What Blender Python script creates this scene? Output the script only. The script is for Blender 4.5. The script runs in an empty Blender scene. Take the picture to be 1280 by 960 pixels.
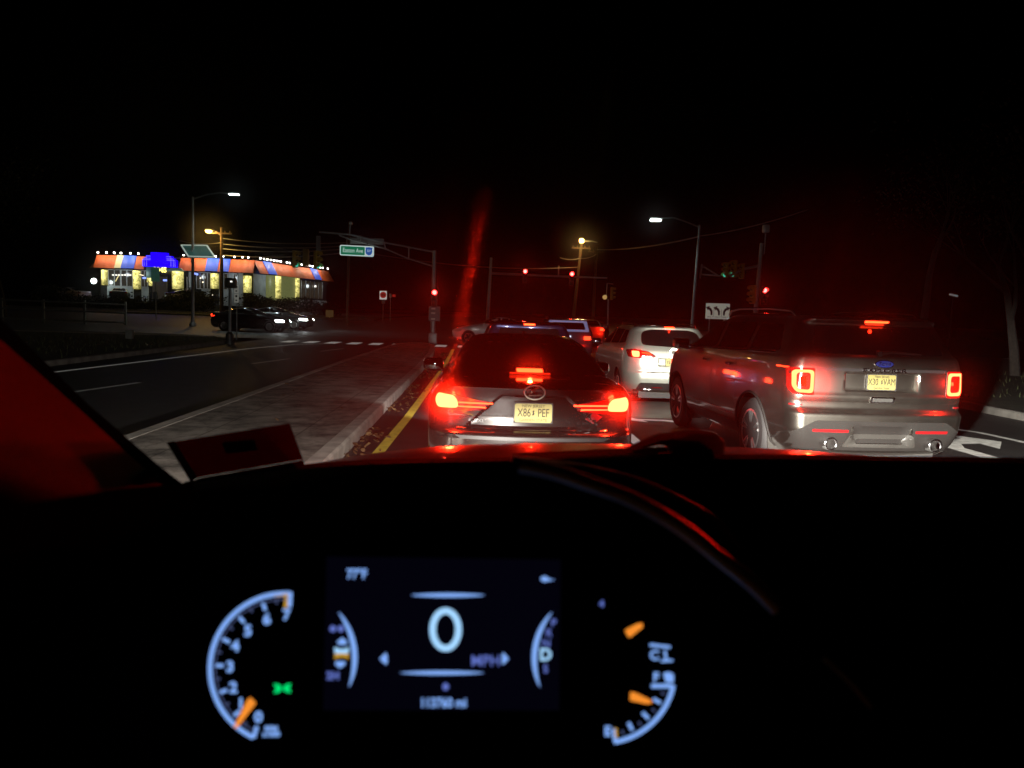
import bpy, bmesh, math, random
from math import sin, cos, pi, radians, sqrt, atan2
from mathutils import Vector, Matrix
from mathutils.bvhtree import BVHTree

random.seed(7)
SC = bpy.context.scene
COL = SC.collection

# ------------------------------------------------------------------ camera
F, CAMH = 950.0, 1.65
YAW, PITCH, ROLL = radians(2.569), radians(-5.334), radians(1.8)
cam_d = bpy.data.cameras.new("camera")
cam = bpy.data.objects.new("camera", cam_d)
COL.objects.link(cam)
cam.matrix_world = (Matrix.Translation((0, 0, CAMH)) @ Matrix.Rotation(-YAW, 4, 'Z')
                    @ Matrix.Rotation(pi / 2 + PITCH, 4, 'X') @ Matrix.Rotation(ROLL, 4, 'Z'))
cam_d.sensor_width = 36.0
cam_d.lens = F / 1280.0 * 36.0
cam_d.clip_start = 0.05
cam_d.clip_end = 1500
cam_d.dof.use_dof = True
cam_d.dof.focus_distance = 11.0
cam_d.dof.aperture_fstop = 6.5
SC.camera = cam
CM = cam.matrix_world.to_3x3()
CR, CU, CF = CM.col[0].copy(), CM.col[1].copy(), -CM.col[2]
CO = Vector((0, 0, CAMH))


def ray(u, v):
    return CF + CR * ((u - 640) / F) + CU * ((480 - v) / F)


def atY(u, v, Y):
    """the point of the photograph's pixel (u, v) at the distance Y along the road"""
    d = ray(u, v)
    return CO + d * (Y / d.y)


def smooth(a, b, t):
    t = max(0.0, min(1.0, (t - a) / (b - a)))
    return t * t * (3 - 2 * t)


def h(x, y):
    """height of the ground: the lanes at the right dip a little, the street beyond the junction climbs"""
    z = 0.75 * smooth(42, 76, y)
    z -= 0.26 * smooth(11.2, 15.2, y) * (1 - smooth(30, 38, y)) * smooth(1.2, 2.6, x) * (1 - smooth(8.2, 9.6, x))
    return z


# ------------------------------------------------------------------ materials
def newmat(name):
    m = bpy.data.materials.new(name)
    m.use_nodes = True
    m.node_tree.nodes.clear()
    return m, m.node_tree.nodes.new, m.node_tree.links.new


def mat(name, col, rough=.6, metal=0., coat=0., emit=None, es=0., noise=0., nscale=12., bump=0., bscale=60., rvar=0., spec=.5):
    m, N, L = newmat(name)
    out = N('ShaderNodeOutputMaterial')
    p = N('ShaderNodeBsdfPrincipled')
    L(p.outputs[0], out.inputs[0])
    p.inputs['Base Color'].default_value = (*col, 1)
    p.inputs['Roughness'].default_value = rough
    p.inputs['Metallic'].default_value = metal
    p.inputs['Coat Weight'].default_value = coat
    p.inputs['Coat Roughness'].default_value = .04
    p.inputs['Specular IOR Level'].default_value = spec
    if emit:
        p.inputs['Emission Color'].default_value = (*emit, 1)
        p.inputs['Emission Strength'].default_value = es
    if noise or bump or rvar:
        tc = N('ShaderNodeTexCoord')
        if noise:
            n = N('ShaderNodeTexNoise')
            n.inputs['Scale'].default_value = nscale
            n.inputs['Detail'].default_value = 6
            L(tc.outputs['Object'], n.inputs['Vector'])
            r = N('ShaderNodeMapRange')
            r.inputs['From Min'].default_value = .3
            r.inputs['From Max'].default_value = .7
            r.inputs['To Min'].default_value = 1 - noise
            r.inputs['To Max'].default_value = 1 + noise
            L(n.outputs[0], r.inputs[0])
            x = N('ShaderNodeVectorMath')
            x.operation = 'SCALE'
            x.inputs[0].default_value = col
            L(r.outputs[0], x.inputs['Scale'])
            L(x.outputs[0], p.inputs['Base Color'])
        if rvar:
            n = N('ShaderNodeTexNoise')
            n.inputs['Scale'].default_value = 3.5
            n.inputs['Detail'].default_value = 5
            L(tc.outputs['Object'], n.inputs['Vector'])
            r = N('ShaderNodeMapRange')
            r.inputs['To Min'].default_value = max(.02, rough - rvar)
            r.inputs['To Max'].default_value = rough + rvar
            L(n.outputs[0], r.inputs[0])
            L(r.outputs[0], p.inputs['Roughness'])
        if bump:
            n = N('ShaderNodeTexNoise')
            n.inputs['Scale'].default_value = bscale
            n.inputs['Detail'].default_value = 5
            L(tc.outputs['Object'], n.inputs['Vector'])
            b = N('ShaderNodeBump')
            b.inputs['Strength'].default_value = bump
            b.inputs['Distance'].default_value = .02
            L(n.outputs[0], b.inputs['Height'])
            L(b.outputs[0], p.inputs['Normal'])
    return m


def emis(name, col, s):
    m, N, L = newmat(name)
    o = N('ShaderNodeOutputMaterial')
    e = N('ShaderNodeEmission')
    e.inputs[0].default_value = (*col, 1)
    e.inputs[1].default_value = s
    L(e.outputs[0], o.inputs[0])
    return m


RED = (1.0, .012, .003)
M = {}
M['asphalt'] = mat('asphalt', (.026, .025, .024), .58, noise=.35, nscale=3, bump=.5, bscale=90)
M['paving'] = mat('concrete_paving', (.22, .21, .2), .85, noise=.3, nscale=2.2, bump=.35, bscale=45)
M['kerb'] = mat('kerb_concrete', (.46, .435, .39), .85, noise=.3, nscale=4, bump=.3, bscale=50)
M['dirt'] = mat('dirt_ground', (.025, .026, .018), .95, noise=.5, nscale=1.5, bump=.6, bscale=20)
M['grass'] = mat('grass_verge', (.022, .03, .012), .95, noise=.6, nscale=4, bump=.8, bscale=30)
M['white_paint'] = mat('worn_white_paint', (.8, .8, .74), .7, noise=.3, nscale=9, emit=(1, 1, .9), es=.075)  # slight glow stands in for headlight thrown back by glass beads
M['crosswalk'] = mat('crosswalk_paint', (.8, .8, .74), .7, noise=.3, nscale=5, emit=(1, 1, .92), es=.16)  # stronger emission imitates beams returned by the crosswalk bars
M['near_paint'] = mat('glowing_white_paint', (.8, .8, .76), .7, noise=.3, nscale=7, emit=(1, .97, .9), es=.26)  # brightest white: headlight return on nearby lines is put in as emission
M['kerb_dark'] = mat('dark_kerb', (.13, .125, .11), .9, noise=.4, nscale=3, bump=.3, bscale=50)  # darker kerb tone for the verges
M['faint_paint'] = mat('faint_white_paint', (.4, .4, .36), .7, noise=.35, nscale=9, emit=(1, 1, .9), es=.022)  # weak emission in place of returned headlight
M['yellow_paint'] = mat('worn_yellow_paint', (.7, .5, .06), .7, noise=.3, nscale=9, emit=(1, .72, .1), es=.07)  # yellow also emits a little, imitating headlight return
M['galv'] = mat('galvanised_steel', (.33, .34, .34), .5, .6, noise=.15, nscale=5)
M['dark_steel'] = mat('dark_steel', (.03, .03, .03), .5, .4)
M['wood'] = mat('weathered_wood', (.11, .075, .045), .9, noise=.4, nscale=6, bump=.4, bscale=25)
M['fence_wood'] = mat('grey_fence_wood', (.2, .2, .17), .9, noise=.3, nscale=6)
M['cable'] = mat('cable_black', (.05, .05, .05), .4)
M['sig_yellow'] = mat('signal_yellow', (.42, .27, .03), .5)
M['sig_dark'] = mat('signal_dark', (.03, .03, .028), .5)
M['lens_off'] = mat('lens_unlit', (.04, .03, .02), .25)
M['sign_white'] = mat('sign_white', (.75, .76, .68), .5)
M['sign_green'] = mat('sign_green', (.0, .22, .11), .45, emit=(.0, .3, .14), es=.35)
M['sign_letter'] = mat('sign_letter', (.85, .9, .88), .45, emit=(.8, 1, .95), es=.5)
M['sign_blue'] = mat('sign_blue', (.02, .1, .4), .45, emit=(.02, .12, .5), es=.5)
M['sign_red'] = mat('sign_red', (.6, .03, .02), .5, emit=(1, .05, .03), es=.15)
M['sign_black'] = mat('sign_black', (.012, .012, .012), .6)
M['sign_grey'] = mat('sign_grey', (.22, .22, .22), .6)
M['rubber'] = mat('tyre_rubber', (.018, .018, .018), .8)
M['alloy'] = mat('alloy_rim', (.5, .5, .5), .3, .9)
M['chrome'] = mat('chrome', (.75, .75, .75), .12, 1.)
M['glass'] = mat('dark_car_glass', (.006, .005, .005), .06, coat=0, spec=.6)
M['plastic'] = mat('black_plastic', (.018, .018, .018), .45)
M['greyplast'] = mat('grey_plastic', (.013, .0125, .0115), .65, spec=.1)
M['silverplast'] = mat('silver_bumper_plate', (.03, .029, .026), .45, .2)
M['tail_lens'] = mat('red_tail_lens', (.2, .004, .003), .15, coat=.6)
M['clear_lens'] = mat('clear_lens', (.45, .4, .37), .15, coat=.6)
M['tail_hot'] = emis('tail_lamp_hot', (1, .042, .013), 30)
M['tail_line'] = emis('tail_lamp_line', (1, .04, .012), 12)
M['tail_ring'] = emis('tail_lamp_ring', (1, .045, .014), 24)
M['tail_mid'] = emis('tail_lamp_mid', (1, .03, .008), 6)
M['tail_dim'] = emis('tail_lamp_dim', (1, .02, .005), 1.2)
M['brake_hot'] = emis('brake_lamp', (1, .03, .006), 14)
M['reflector'] = mat('red_reflector', (.16, .005, .006), .25, coat=.5, emit=(1, .02, .02), es=.02)
M['head_hot'] = emis('headlamp', (.93, 1, .98), 30)
M['plate'] = mat('plate_yellow', (.48, .42, .14), .5)
M['plate_dimmed'] = mat('plate_yellow_dimmed', (.17, .15, .05), .6, spec=.2)  # plate yellow darkened to offset the strong beam falling on it
M['plate_ink'] = mat('plate_ink', (.02, .018, .012), .6)
M['plate_frame'] = mat('plate_frame', (.03, .03, .03), .4)
M['red_sig'] = emis('signal_red', (1, .02, .018), 40)
M['green_sig'] = emis('signal_green', (.08, 1, .62), .6)
M['led_white'] = emis('street_led', (.8, 1, .95), 22)
M['sodium'] = emis('sodium_lamp', (1, .62, .12), 26)
M['trunk'] = mat('bark', (.03, .025, .02), .95, noise=.4, bump=.5)
M['foliage'] = mat('shrub_foliage', (.016, .022, .01), .8, noise=.5)


def paint(name, col, rough=.32, metal=.75, coat=1.0):
    return mat(name, col, rough, metal, coat, noise=.06, nscale=2.5, rvar=.06, bump=.03, bscale=4)


# ------------------------------------------------------------------ builders
def obj(name, bm, m, parent=None, smooth_ang=35, label=None, keep=False):
    me = bpy.data.meshes.new(name)
    if not keep:
        bmesh.ops.recalc_face_normals(bm, faces=bm.faces[:])
    bm.to_mesh(me)
    bm.free()
    if smooth_ang:
        me.shade_smooth()
        me.set_sharp_from_angle(angle=radians(smooth_ang))
    if m is not None:
        me.materials.append(m)
    o = bpy.data.objects.new(name, me)
    COL.objects.link(o)
    if parent is not None:
        o.parent = parent
    if label:
        o['label'] = label
    return o


def thing(name, label, cat, loc=(0, 0, 0), rotz=0, group=None):
    o = bpy.data.objects.new(name, None)
    COL.objects.link(o)
    o.location = loc
    o.rotation_euler = (0, 0, rotz)
    o.empty_display_size = .1
    tag(o, label, cat, group)
    return o


def tag(o, label, cat, group=None):
    o['label'] = label
    o['category'] = cat
    if group:
        o['group'] = group
    return o


def struct(name, bm, m):
    o = obj(name, bm, m, None, 30)
    o['kind'] = 'structure'
    return o


def B():
    return bmesh.new()


def box(bm, c, s, rot=None, bev=0):
    r = bmesh.ops.create_cube(bm, size=1)
    vs = r['verts']
    bmesh.ops.scale(bm, vec=s, verts=vs)
    if bev:
        es = list({e for v in vs for e in v.link_edges})
        rr = bmesh.ops.bevel(bm, geom=es, offset=bev, segments=2, affect='EDGES', profile=.5)
        vs = list({v for f in rr['faces'] for v in f.verts} | {v for v in vs if v.is_valid})
    if rot is not None:
        bmesh.ops.rotate(bm, cent=(0, 0, 0), matrix=rot, verts=vs)
    bmesh.ops.translate(bm, vec=c, verts=vs)
    return bm


def tube(bm, pts, rad, seg=8, cap=True):
    pts = [Vector(p) for p in pts]
    if not hasattr(rad, '__len__'):
        rad = [rad] * len(pts)
    rings = []
    up = None
    for i, p in enumerate(pts):
        a = pts[max(0, i - 1)]
        b = pts[min(len(pts) - 1, i + 1)]
        d = (b - a).normalized()
        if up is None:
            up = Vector((0, 0, 1)) if abs(d.z) < .9 else Vector((0, 1, 0))
        s = d.cross(up).normalized()
        up = s.cross(d).normalized()
        rings.append([bm.verts.new(p + (s * cos(t * 2 * pi / seg) + up * sin(t * 2 * pi / seg)) * rad[i]) for t in range(seg)])
    for i in range(len(rings) - 1):
        for t in range(seg):
            bm.faces.new((rings[i][t], rings[i][(t + 1) % seg], rings[i + 1][(t + 1) % seg], rings[i + 1][t]))
    if cap:
        bm.faces.new(rings[0][::-1])
        bm.faces.new(rings[-1])
    return bm


def lathe(bm, prof, axis='Z', seg=24, c=(0, 0, 0)):
    """prof: (radius, height) pairs turned about an axis"""
    rings = []
    for r, z in prof:
        ring = []
        for t in range(seg):
            a = 2 * pi * t / seg
            x, y = r * cos(a), r * sin(a)
            p = {'Z': (x, y, z), 'Y': (x, z, y), 'X': (z, x, y)}[axis]
            ring.append(bm.verts.new(Vector(p) + Vector(c)))
        rings.append(ring)
    for i in range(len(rings) - 1):
        for t in range(seg):
            bm.faces.new((rings[i][t], rings[i][(t + 1) % seg], rings[i + 1][(t + 1) % seg], rings[i + 1][t]))
    if prof[0][0] > 1e-6:
        bm.faces.new(rings[0][::-1])
    if prof[-1][0] > 1e-6:
        bm.faces.new(rings[-1])
    bmesh.ops.remove_doubles(bm, verts=bm.verts[:], dist=1e-6)
    return bm


def prism(bm, pts, d):
    """pts: 3-D outline of a flat face, extruded by the vector d"""
    a = [bm.verts.new(p) for p in pts]
    d = Vector(d)
    b = [bm.verts.new(Vector(p) + d) for p in pts]
    bm.faces.new(a)
    bm.faces.new(b[::-1])
    n = len(a)
    for i in range(n):
        bm.faces.new((a[i], b[i], b[(i + 1) % n], a[(i + 1) % n]))
    return bm


def text_bm(s, size, depth=.002, cx=True, scale_x=1., bold=0.):
    cu = bpy.data.curves.new('lettering', 'FONT')
    cu.body = s
    cu.size = size
    cu.extrude = depth
    cu.offset = bold
    cu.align_x = 'CENTER' if cx else 'LEFT'
    cu.align_y = 'CENTER'
    cu.resolution_u = 4
    o = bpy.data.objects.new('lettering', cu)
    COL.objects.link(o)
    dg = bpy.context.evaluated_depsgraph_get()
    me = bpy.data.meshes.new_from_object(o.evaluated_get(dg))
    bm = bmesh.new()
    bm.from_mesh(me)
    bpy.data.objects.remove(o)
    bpy.data.curves.remove(cu)
    bpy.data.meshes.remove(me)
    if scale_x != 1:
        bmesh.ops.scale(bm, vec=(scale_x, 1, 1), verts=bm.verts[:])
    return bm


def place(bm, mtx):
    bmesh.ops.transform(bm, matrix=mtx, verts=bm.verts[:])
    return bm


def join(bm, other):
    me = bpy.data.meshes.new('tmp')
    other.to_mesh(me)
    other.free()
    bm.from_mesh(me)
    bpy.data.meshes.remove(me)
    return bm


# text that faces -Y (towards the camera)
FACE = Matrix.Rotation(pi / 2, 4, 'X')


def light(name, kind, loc, energy, col, parent=None, size=.05, **k):
    l = bpy.data.lights.new(name, kind)
    l.energy = energy
    l.color = col
    if kind in ('POINT', 'SPOT'):
        l.shadow_soft_size = size
    for a, v in k.items():
        if a != 'aim':
            setattr(l, a, v)
    o = bpy.data.objects.new(name, l)
    COL.objects.link(o)
    o.location = loc
    if 'aim' in k:
        o.rotation_euler = Vector(k['aim']).to_track_quat('-Z', 'Y').to_euler()
    if parent is not None:
        o.parent = parent
    return o


# ------------------------------------------------------------------ ground
def sheet(rects, dz, step=2.0, bm=None):
    bm = bm or B()
    for x0, x1, y0, y1 in rects:
        nx = max(1, min(60, int((x1 - x0) / step)))
        ny = max(1, min(80, int((y1 - y0) / step)))
        g = [[bm.verts.new((x0 + (x1 - x0) * i / nx, y0 + (y1 - y0) * j / ny, 0)) for i in range(nx + 1)] for j in range(ny + 1)]
        for row in g:
            for v in row:
                v.co.z = h(v.co.x, v.co.y) + dz
        for j in range(ny):
            for i in range(nx):
                bm.faces.new((g[j][i], g[j][i + 1], g[j + 1][i + 1], g[j + 1][i]))
    return bm


struct('ground', sheet([(-400, 400, -60, -8), (-400, 400, -8, 100), (-400, 400, 100, 700)], -.16, 6), M['dirt'])
struct('road', sheet([(-10.5, 9.85, -8, 38.5)], 0, .8), M['asphalt'])
struct('cross_street', sheet([(-120, 120, 38.5, 66)], -.002, 2), M['asphalt'])
struct('far_road', sheet([(-9, 14, 66, 240)], -.001, 3), M['asphalt'])


def poly_slab(bm, pts, z0, z1, sub=1.5):
    """a flat-topped slab over a plan outline, its top following the ground"""
    f = bm.faces.new([bm.verts.new((x, y, 0)) for x, y in pts])
    xs = [p[0] for p in pts]
    ys = [p[1] for p in pts]
    geom = [f] + list(f.edges) + list(f.verts)
    for ax, lo, hi in ((0, min(xs), max(xs)), (1, min(ys), max(ys))):
        n = min(50, int((hi - lo) / sub))
        for i in range(1, n):
            co = [0, 0, 0]
            no = [0, 0, 0]
            co[ax] = lo + (hi - lo) * i / n
            no[ax] = 1
            geom = bm.verts[:] + bm.edges[:] + bm.faces[:]
            bmesh.ops.bisect_plane(bm, geom=geom, plane_co=co, plane_no=no)
    for v in bm.verts:
        v.co.z = h(v.co.x, v.co.y) + z1
    be = [e for e in bm.edges if len(e.link_faces) == 1]
    r = bmesh.ops.extrude_edge_only(bm, edges=be)
    for v in r['geom']:
        if isinstance(v, bmesh.types.BMVert):
            v.co.z = h(v.co.x, v.co.y) + z0
    return bm


def arc(cx, cy, r, a0, a1, n=8):
    return [(cx + r * cos(radians(a0 + (a1 - a0) * i / n)), cy + r * sin(radians(a0 + (a1 - a0) * i / n))) for i in range(n + 1)]


def path_strip(bm, pts, w, dz0, dz1=None):
    """a band of width w along a plan path (to the left of its direction); with dz1 it is a solid kerb"""
    L = []
    for i, p in enumerate(pts):
        a = Vector(pts[max(0, i - 1)])
        b = Vector(pts[min(len(pts) - 1, i + 1)])
        d = (b - a).normalized()
        n = Vector((-d.y, d.x))
        q = Vector(p) + n * w
        L.append((Vector(p), q))
    rows = []
    for p, q in L:
        zp, zq = h(p.x, p.y), h(q.x, q.y)
        if dz1 is None:
            rows.append([bm.verts.new((p.x, p.y, zp + dz0)), bm.verts.new((q.x, q.y, zq + dz0))])
        else:
            e = (q - p).normalized() * .025
            rows.append([bm.verts.new((p.x, p.y, zp + dz0)), bm.verts.new((p.x, p.y, zp + dz1 - .025)), bm.verts.new((p.x + e.x, p.y + e.y, zp + dz1)),
                         bm.verts.new((q.x, q.y, zq + dz1)), bm.verts.new((q.x, q.y, zq + dz0))])
    for i in range(len(rows) - 1):
        for j in range(len(rows[0]) - 1):
            bm.faces.new((rows[i][j], rows[i + 1][j], rows[i + 1][j + 1], rows[i][j + 1]))
    if dz1 is not None:
        bm.faces.new(rows[0])
        bm.faces.new(rows[-1][::-1])
    return bm


def dense(pts, step=.6):
    out = []
    for a, b in zip(pts[:-1], pts[1:]):
        a, b = Vector(a), Vector(b)
        n = max(1, int((b - a).length / step))
        out += [tuple(a.lerp(b, i / n)) for i in range(n)]
    return out + [tuple(pts[-1])]


# the median: kerbstones round a paved top, tapering a little towards the junction
med_r = [(-1.46, -8), (-1.47, 9), (-1.50, 20), (-1.62, 27), (-1.85, 32)]
nose = [(-1.85, 32), (-2.0, 34.2), (-2.5, 35.2), (-3.1, 35.2), (-3.6, 34.2), (-3.8, 32)]
med_l = [(-3.8, 32), (-3.92, 22), (-3.95, 9), (-3.95, -8)]
kerb_path = dense(med_r) + dense(nose)[1:] + dense(med_l)[1:]
struct('median_kerb', path_strip(B(), kerb_path, .18, -.05, .155), M['kerb'])
inner = []
for i, p in enumerate(kerb_path):
    a = Vector(kerb_path[max(0, i - 1)])
    b = Vector(kerb_path[min(len(kerb_path) - 1, i + 1)])
    d = (b - a).normalized()
    inner.append((p[0] - d.y * .182, p[1] + d.x * .182))


def paving_mat():
    m, N, L = newmat('median_paving')
    out = N('ShaderNodeOutputMaterial')
    p = N('ShaderNodeBsdfPrincipled')
    L(p.outputs[0], out.inputs[0])
    p.inputs['Roughness'].default_value = .85
    tc = N('ShaderNodeTexCoord')
    n = N('ShaderNodeTexNoise')
    n.inputs['Scale'].default_value = 2.6
    n.inputs['Detail'].default_value = 12
    n.inputs['Roughness'].default_value = .65
    L(tc.outputs['Object'], n.inputs['Vector'])
    cr = N('ShaderNodeValToRGB')
    cr.color_ramp.elements[0].position = .32
    cr.color_ramp.elements[0].color = (.035, .03, .026, 1)
    cr.color_ramp.elements[1].position = .62
    cr.color_ramp.elements[1].color = (.36, .33, .285, 1)
    L(n.outputs[0], cr.inputs[0])
    br = N('ShaderNodeTexBrick')
    br.offset = 0
    br.inputs['Scale'].default_value = 1
    br.inputs['Mortar Size'].default_value = .012
    br.inputs['Brick Width'].default_value = 1.05
    br.inputs['Row Height'].default_value = 2.6
    br.inputs['Color1'].default_value = (1, 1, 1, 1)
    br.inputs['Color2'].default_value = (.95, .95, .95, 1)
    br.inputs['Mortar'].default_value = (.5, .48, .45, 1)
    L(tc.outputs['Object'], br.inputs['Vector'])
    mx = N('ShaderNodeMix')
    mx.data_type = 'RGBA'
    mx.blend_type = 'MULTIPLY'
    mx.inputs['Factor'].default_value = 1
    L(cr.outputs[0], mx.inputs['A'])
    L(br.outputs[0], mx.inputs['B'])
    vo = N('ShaderNodeTexVoronoi')
    vo.feature = 'DISTANCE_TO_EDGE'
    vo.inputs['Scale'].default_value = .8
    dn_ = N('ShaderNodeTexNoise')
    dn_.inputs['Scale'].default_value = 3
    dn_.inputs['Detail'].default_value = 5
    L(tc.outputs['Object'], dn_.inputs['Vector'])
    av = N('ShaderNodeVectorMath')
    av.operation = 'MULTIPLY_ADD'
    av.inputs[1].default_value = (.5, .5, 0)
    L(dn_.outputs[1], av.inputs[0])
    L(tc.outputs['Object'], av.inputs[2])
    L(av.outputs[0], vo.inputs['Vector'])
    ck = N('ShaderNodeMapRange')
    ck.inputs['From Min'].default_value = .004
    ck.inputs['From Max'].default_value = .02
    ck.inputs['To Min'].default_value = .72
    ck.inputs['To Max'].default_value = 1
    L(vo.outputs['Distance'], ck.inputs[0])
    sk_ = N('ShaderNodeVectorMath')
    sk_.operation = 'SCALE'
    L(mx.outputs['Result'], sk_.inputs[0])
    L(ck.outputs[0], sk_.inputs['Scale'])
    L(sk_.outputs[0], p.inputs['Base Color'])
    n2 = N('ShaderNodeTexNoise')
    n2.inputs['Scale'].default_value = 55
    n2.inputs['Detail'].default_value = 4
    L(tc.outputs['Object'], n2.inputs['Vector'])
    b = N('ShaderNodeBump')
    b.inputs['Strength'].default_value = .5
    b.inputs['Distance'].default_value = .015
    L(n2.outputs[0], b.inputs['Height'])
    L(b.outputs[0], p.inputs['Normal'])
    return m


M['median'] = paving_mat()
struct('median_pavement', poly_slab(B(), inner, .02, .15), M['median'])

# verges with their kerbs
lv_kerb = dense([(-10.45, -8), (-10.45, 31)][::-1]) + []
lv = [(-10.45, -8), (-10.45, 31.5)] + arc(-16.45, 31.5, 6, 0, 90)[1:] + [(-120, 37.5)]
struct('verge_kerb', path_strip(B(), dense(lv), .16, -.16, .14), M['kerb_dark'])
lvi = [(-10.62, -8), (-10.62, 31.5)] + arc(-16.45, 31.5, 5.83, 0, 90)[1:] + [(-120, 37.33), (-120, -8)]
struct('left_verge', poly_slab(B(), lvi, -.15, .13, 3), M['grass'])
rv = [(120, 37.5), (17, 37.5)] + arc(17, 31, 6.5, 90, 180)[1:] + [(10.4, 25), (9.85, 18), (9.85, -8)]
struct('right_kerb', path_strip(B(), dense(rv), .16, -.16, .14), M['kerb_dark'])
rvi = [(120, 37.33), (17, 37.33)] + arc(17, 31, 6.33, 90, 180)[1:] + [(10.57, 25), (10.02, 18), (10.02, -8), (120, -8)]
struct('right_verge', poly_slab(B(), rvi, -.15, .13, 3), M['grass'])
struct('far_kerb', path_strip(B(), dense([(-9.1, 66.1), (-120, 66.1)][::-1], 2), .18, -.16, .14), M['kerb_dark'])
struct('far_verge', poly_slab(B(), [(-120, 66.3), (-9.2, 66.3), (-9.2, 76), (-120, 76)], -.15, .12, 4), M['grass'])
struct('parking_lot', sheet([(-120, -9.2, 76, 130)], .1, 4), M['asphalt'])
struct('far_right_verge', poly_slab(B(), [(14.2, 66.3), (120, 66.3), (120, 120), (14.2, 120)], -.15, .12, 6), M['grass'])
struct('corner_path', sheet([(-26, -12.2, 35.2, 36.6)], .139, 1), M['paving'])


# road markings: each painted line a strip 4 mm above the road
def strip(pts, w, dz=.005, bm=None):
    return path_strip(bm or B(), dense(pts, .8), w, dz)


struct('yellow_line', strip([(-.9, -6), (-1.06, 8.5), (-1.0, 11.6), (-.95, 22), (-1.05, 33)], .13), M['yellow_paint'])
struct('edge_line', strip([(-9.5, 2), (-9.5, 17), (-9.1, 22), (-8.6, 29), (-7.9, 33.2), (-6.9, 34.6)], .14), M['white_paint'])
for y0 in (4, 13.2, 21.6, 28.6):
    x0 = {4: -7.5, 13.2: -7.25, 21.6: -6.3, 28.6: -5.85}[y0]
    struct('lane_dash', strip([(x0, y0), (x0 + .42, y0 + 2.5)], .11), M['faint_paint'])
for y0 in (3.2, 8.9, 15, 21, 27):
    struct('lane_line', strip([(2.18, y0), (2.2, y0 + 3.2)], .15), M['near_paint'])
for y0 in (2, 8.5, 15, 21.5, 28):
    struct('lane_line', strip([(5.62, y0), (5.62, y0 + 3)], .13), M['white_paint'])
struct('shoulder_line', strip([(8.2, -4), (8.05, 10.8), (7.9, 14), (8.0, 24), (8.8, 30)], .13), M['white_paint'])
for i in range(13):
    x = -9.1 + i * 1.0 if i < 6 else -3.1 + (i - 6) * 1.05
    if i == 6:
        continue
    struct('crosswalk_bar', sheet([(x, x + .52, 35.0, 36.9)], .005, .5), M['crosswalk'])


def turn_arrow(x, y, s=1.):
    """a right-turn arrow: a stem that bends and a triangular head"""
    bm = B()
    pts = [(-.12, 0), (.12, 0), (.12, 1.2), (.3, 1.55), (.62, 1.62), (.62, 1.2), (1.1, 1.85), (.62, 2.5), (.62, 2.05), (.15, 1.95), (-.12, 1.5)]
    f = [bm.verts.new((x + a * s, y + b * s, h(x, y) + .006)) for a, b in pts]
    bm.faces.new(f)
    bmesh.ops.triangulate(bm, faces=bm.faces[:])
    return bm


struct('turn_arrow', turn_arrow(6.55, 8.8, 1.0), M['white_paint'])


def left_arrow(x, y):
    bm = turn_arrow(0, 0)
    bmesh.ops.scale(bm, vec=(-1, 1, 1), verts=bm.verts[:])
    bmesh.ops.translate(bm, vec=(x, y, 0), verts=bm.verts[:])
    for v in bm.verts:
        v.co.z = h(v.co.x, v.co.y) + .007
    return bm


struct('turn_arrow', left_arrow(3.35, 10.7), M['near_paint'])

# fallen leaves along the gutter, on the verge and median
bm = B()
for i in range(760):
    k = random.random()
    if k < .62:
        y = random.uniform(6, 30)
        x = -1.45 + abs(random.gauss(0, .13)) + (.12 if random.random() < .2 else 0)
        z = .012
        if sin(y * 2.1) + sin(y * .9 + 1) < -.6:
            continue
    elif k < .70:
        y = random.uniform(7, 34)
        x = random.uniform(-3.7, -1.75)
        z = .158
    elif k < .9:
        y = random.uniform(9, 34)
        x = -3.98 - abs(random.gauss(0, .12))
        z = .012
    else:
        y = random.uniform(24, 38)
        x = random.uniform(-24, -10.8)
        z = .15
    if not (y < 34):
        continue
    s = random.uniform(.02, .05)
    a = random.random() * 2 * pi
    rot = Matrix.Rotation(a, 3, 'Z') @ Matrix.Rotation(random.uniform(-.7, .7), 3, 'X') @ Matrix.Rotation(random.uniform(-.7, .7), 3, 'Y')
    vs = [bm.verts.new(Vector((x, y, z + h(x, y) + s * .4)) + rot @ (Vector(p) * s)) for p in
          ((-1, 0, 0), (-.3, .6, .15), (.6, .4, .05), (1.1, 0, .2), (.6, -.4, .05), (-.3, -.6, .15))]
    bm.faces.new(vs)
lm, N_, L_ = newmat('leaf_litter')
o_ = N_('ShaderNodeOutputMaterial')
p_ = N_('ShaderNodeBsdfPrincipled')
L_(p_.outputs[0], o_.inputs[0])
g_ = N_('ShaderNodeNewGeometry')
c_ = N_('ShaderNodeValToRGB')
c_.color_ramp.elements[0].color = (.07, .03, .012, 1)
c_.color_ramp.elements[1].color = (.20, .115, .05, 1)
L_(g_.outputs['Random Per Island'], c_.inputs[0])
L_(c_.outputs[0], p_.inputs['Base Color'])
p_.inputs['Roughness'].default_value = .6
o = obj('fallen_leaves', bm, lm, None, 0)
o['kind'] = 'stuff'
o['label'] = 'dry brown fallen leaves gathered along the median kerb'

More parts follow.
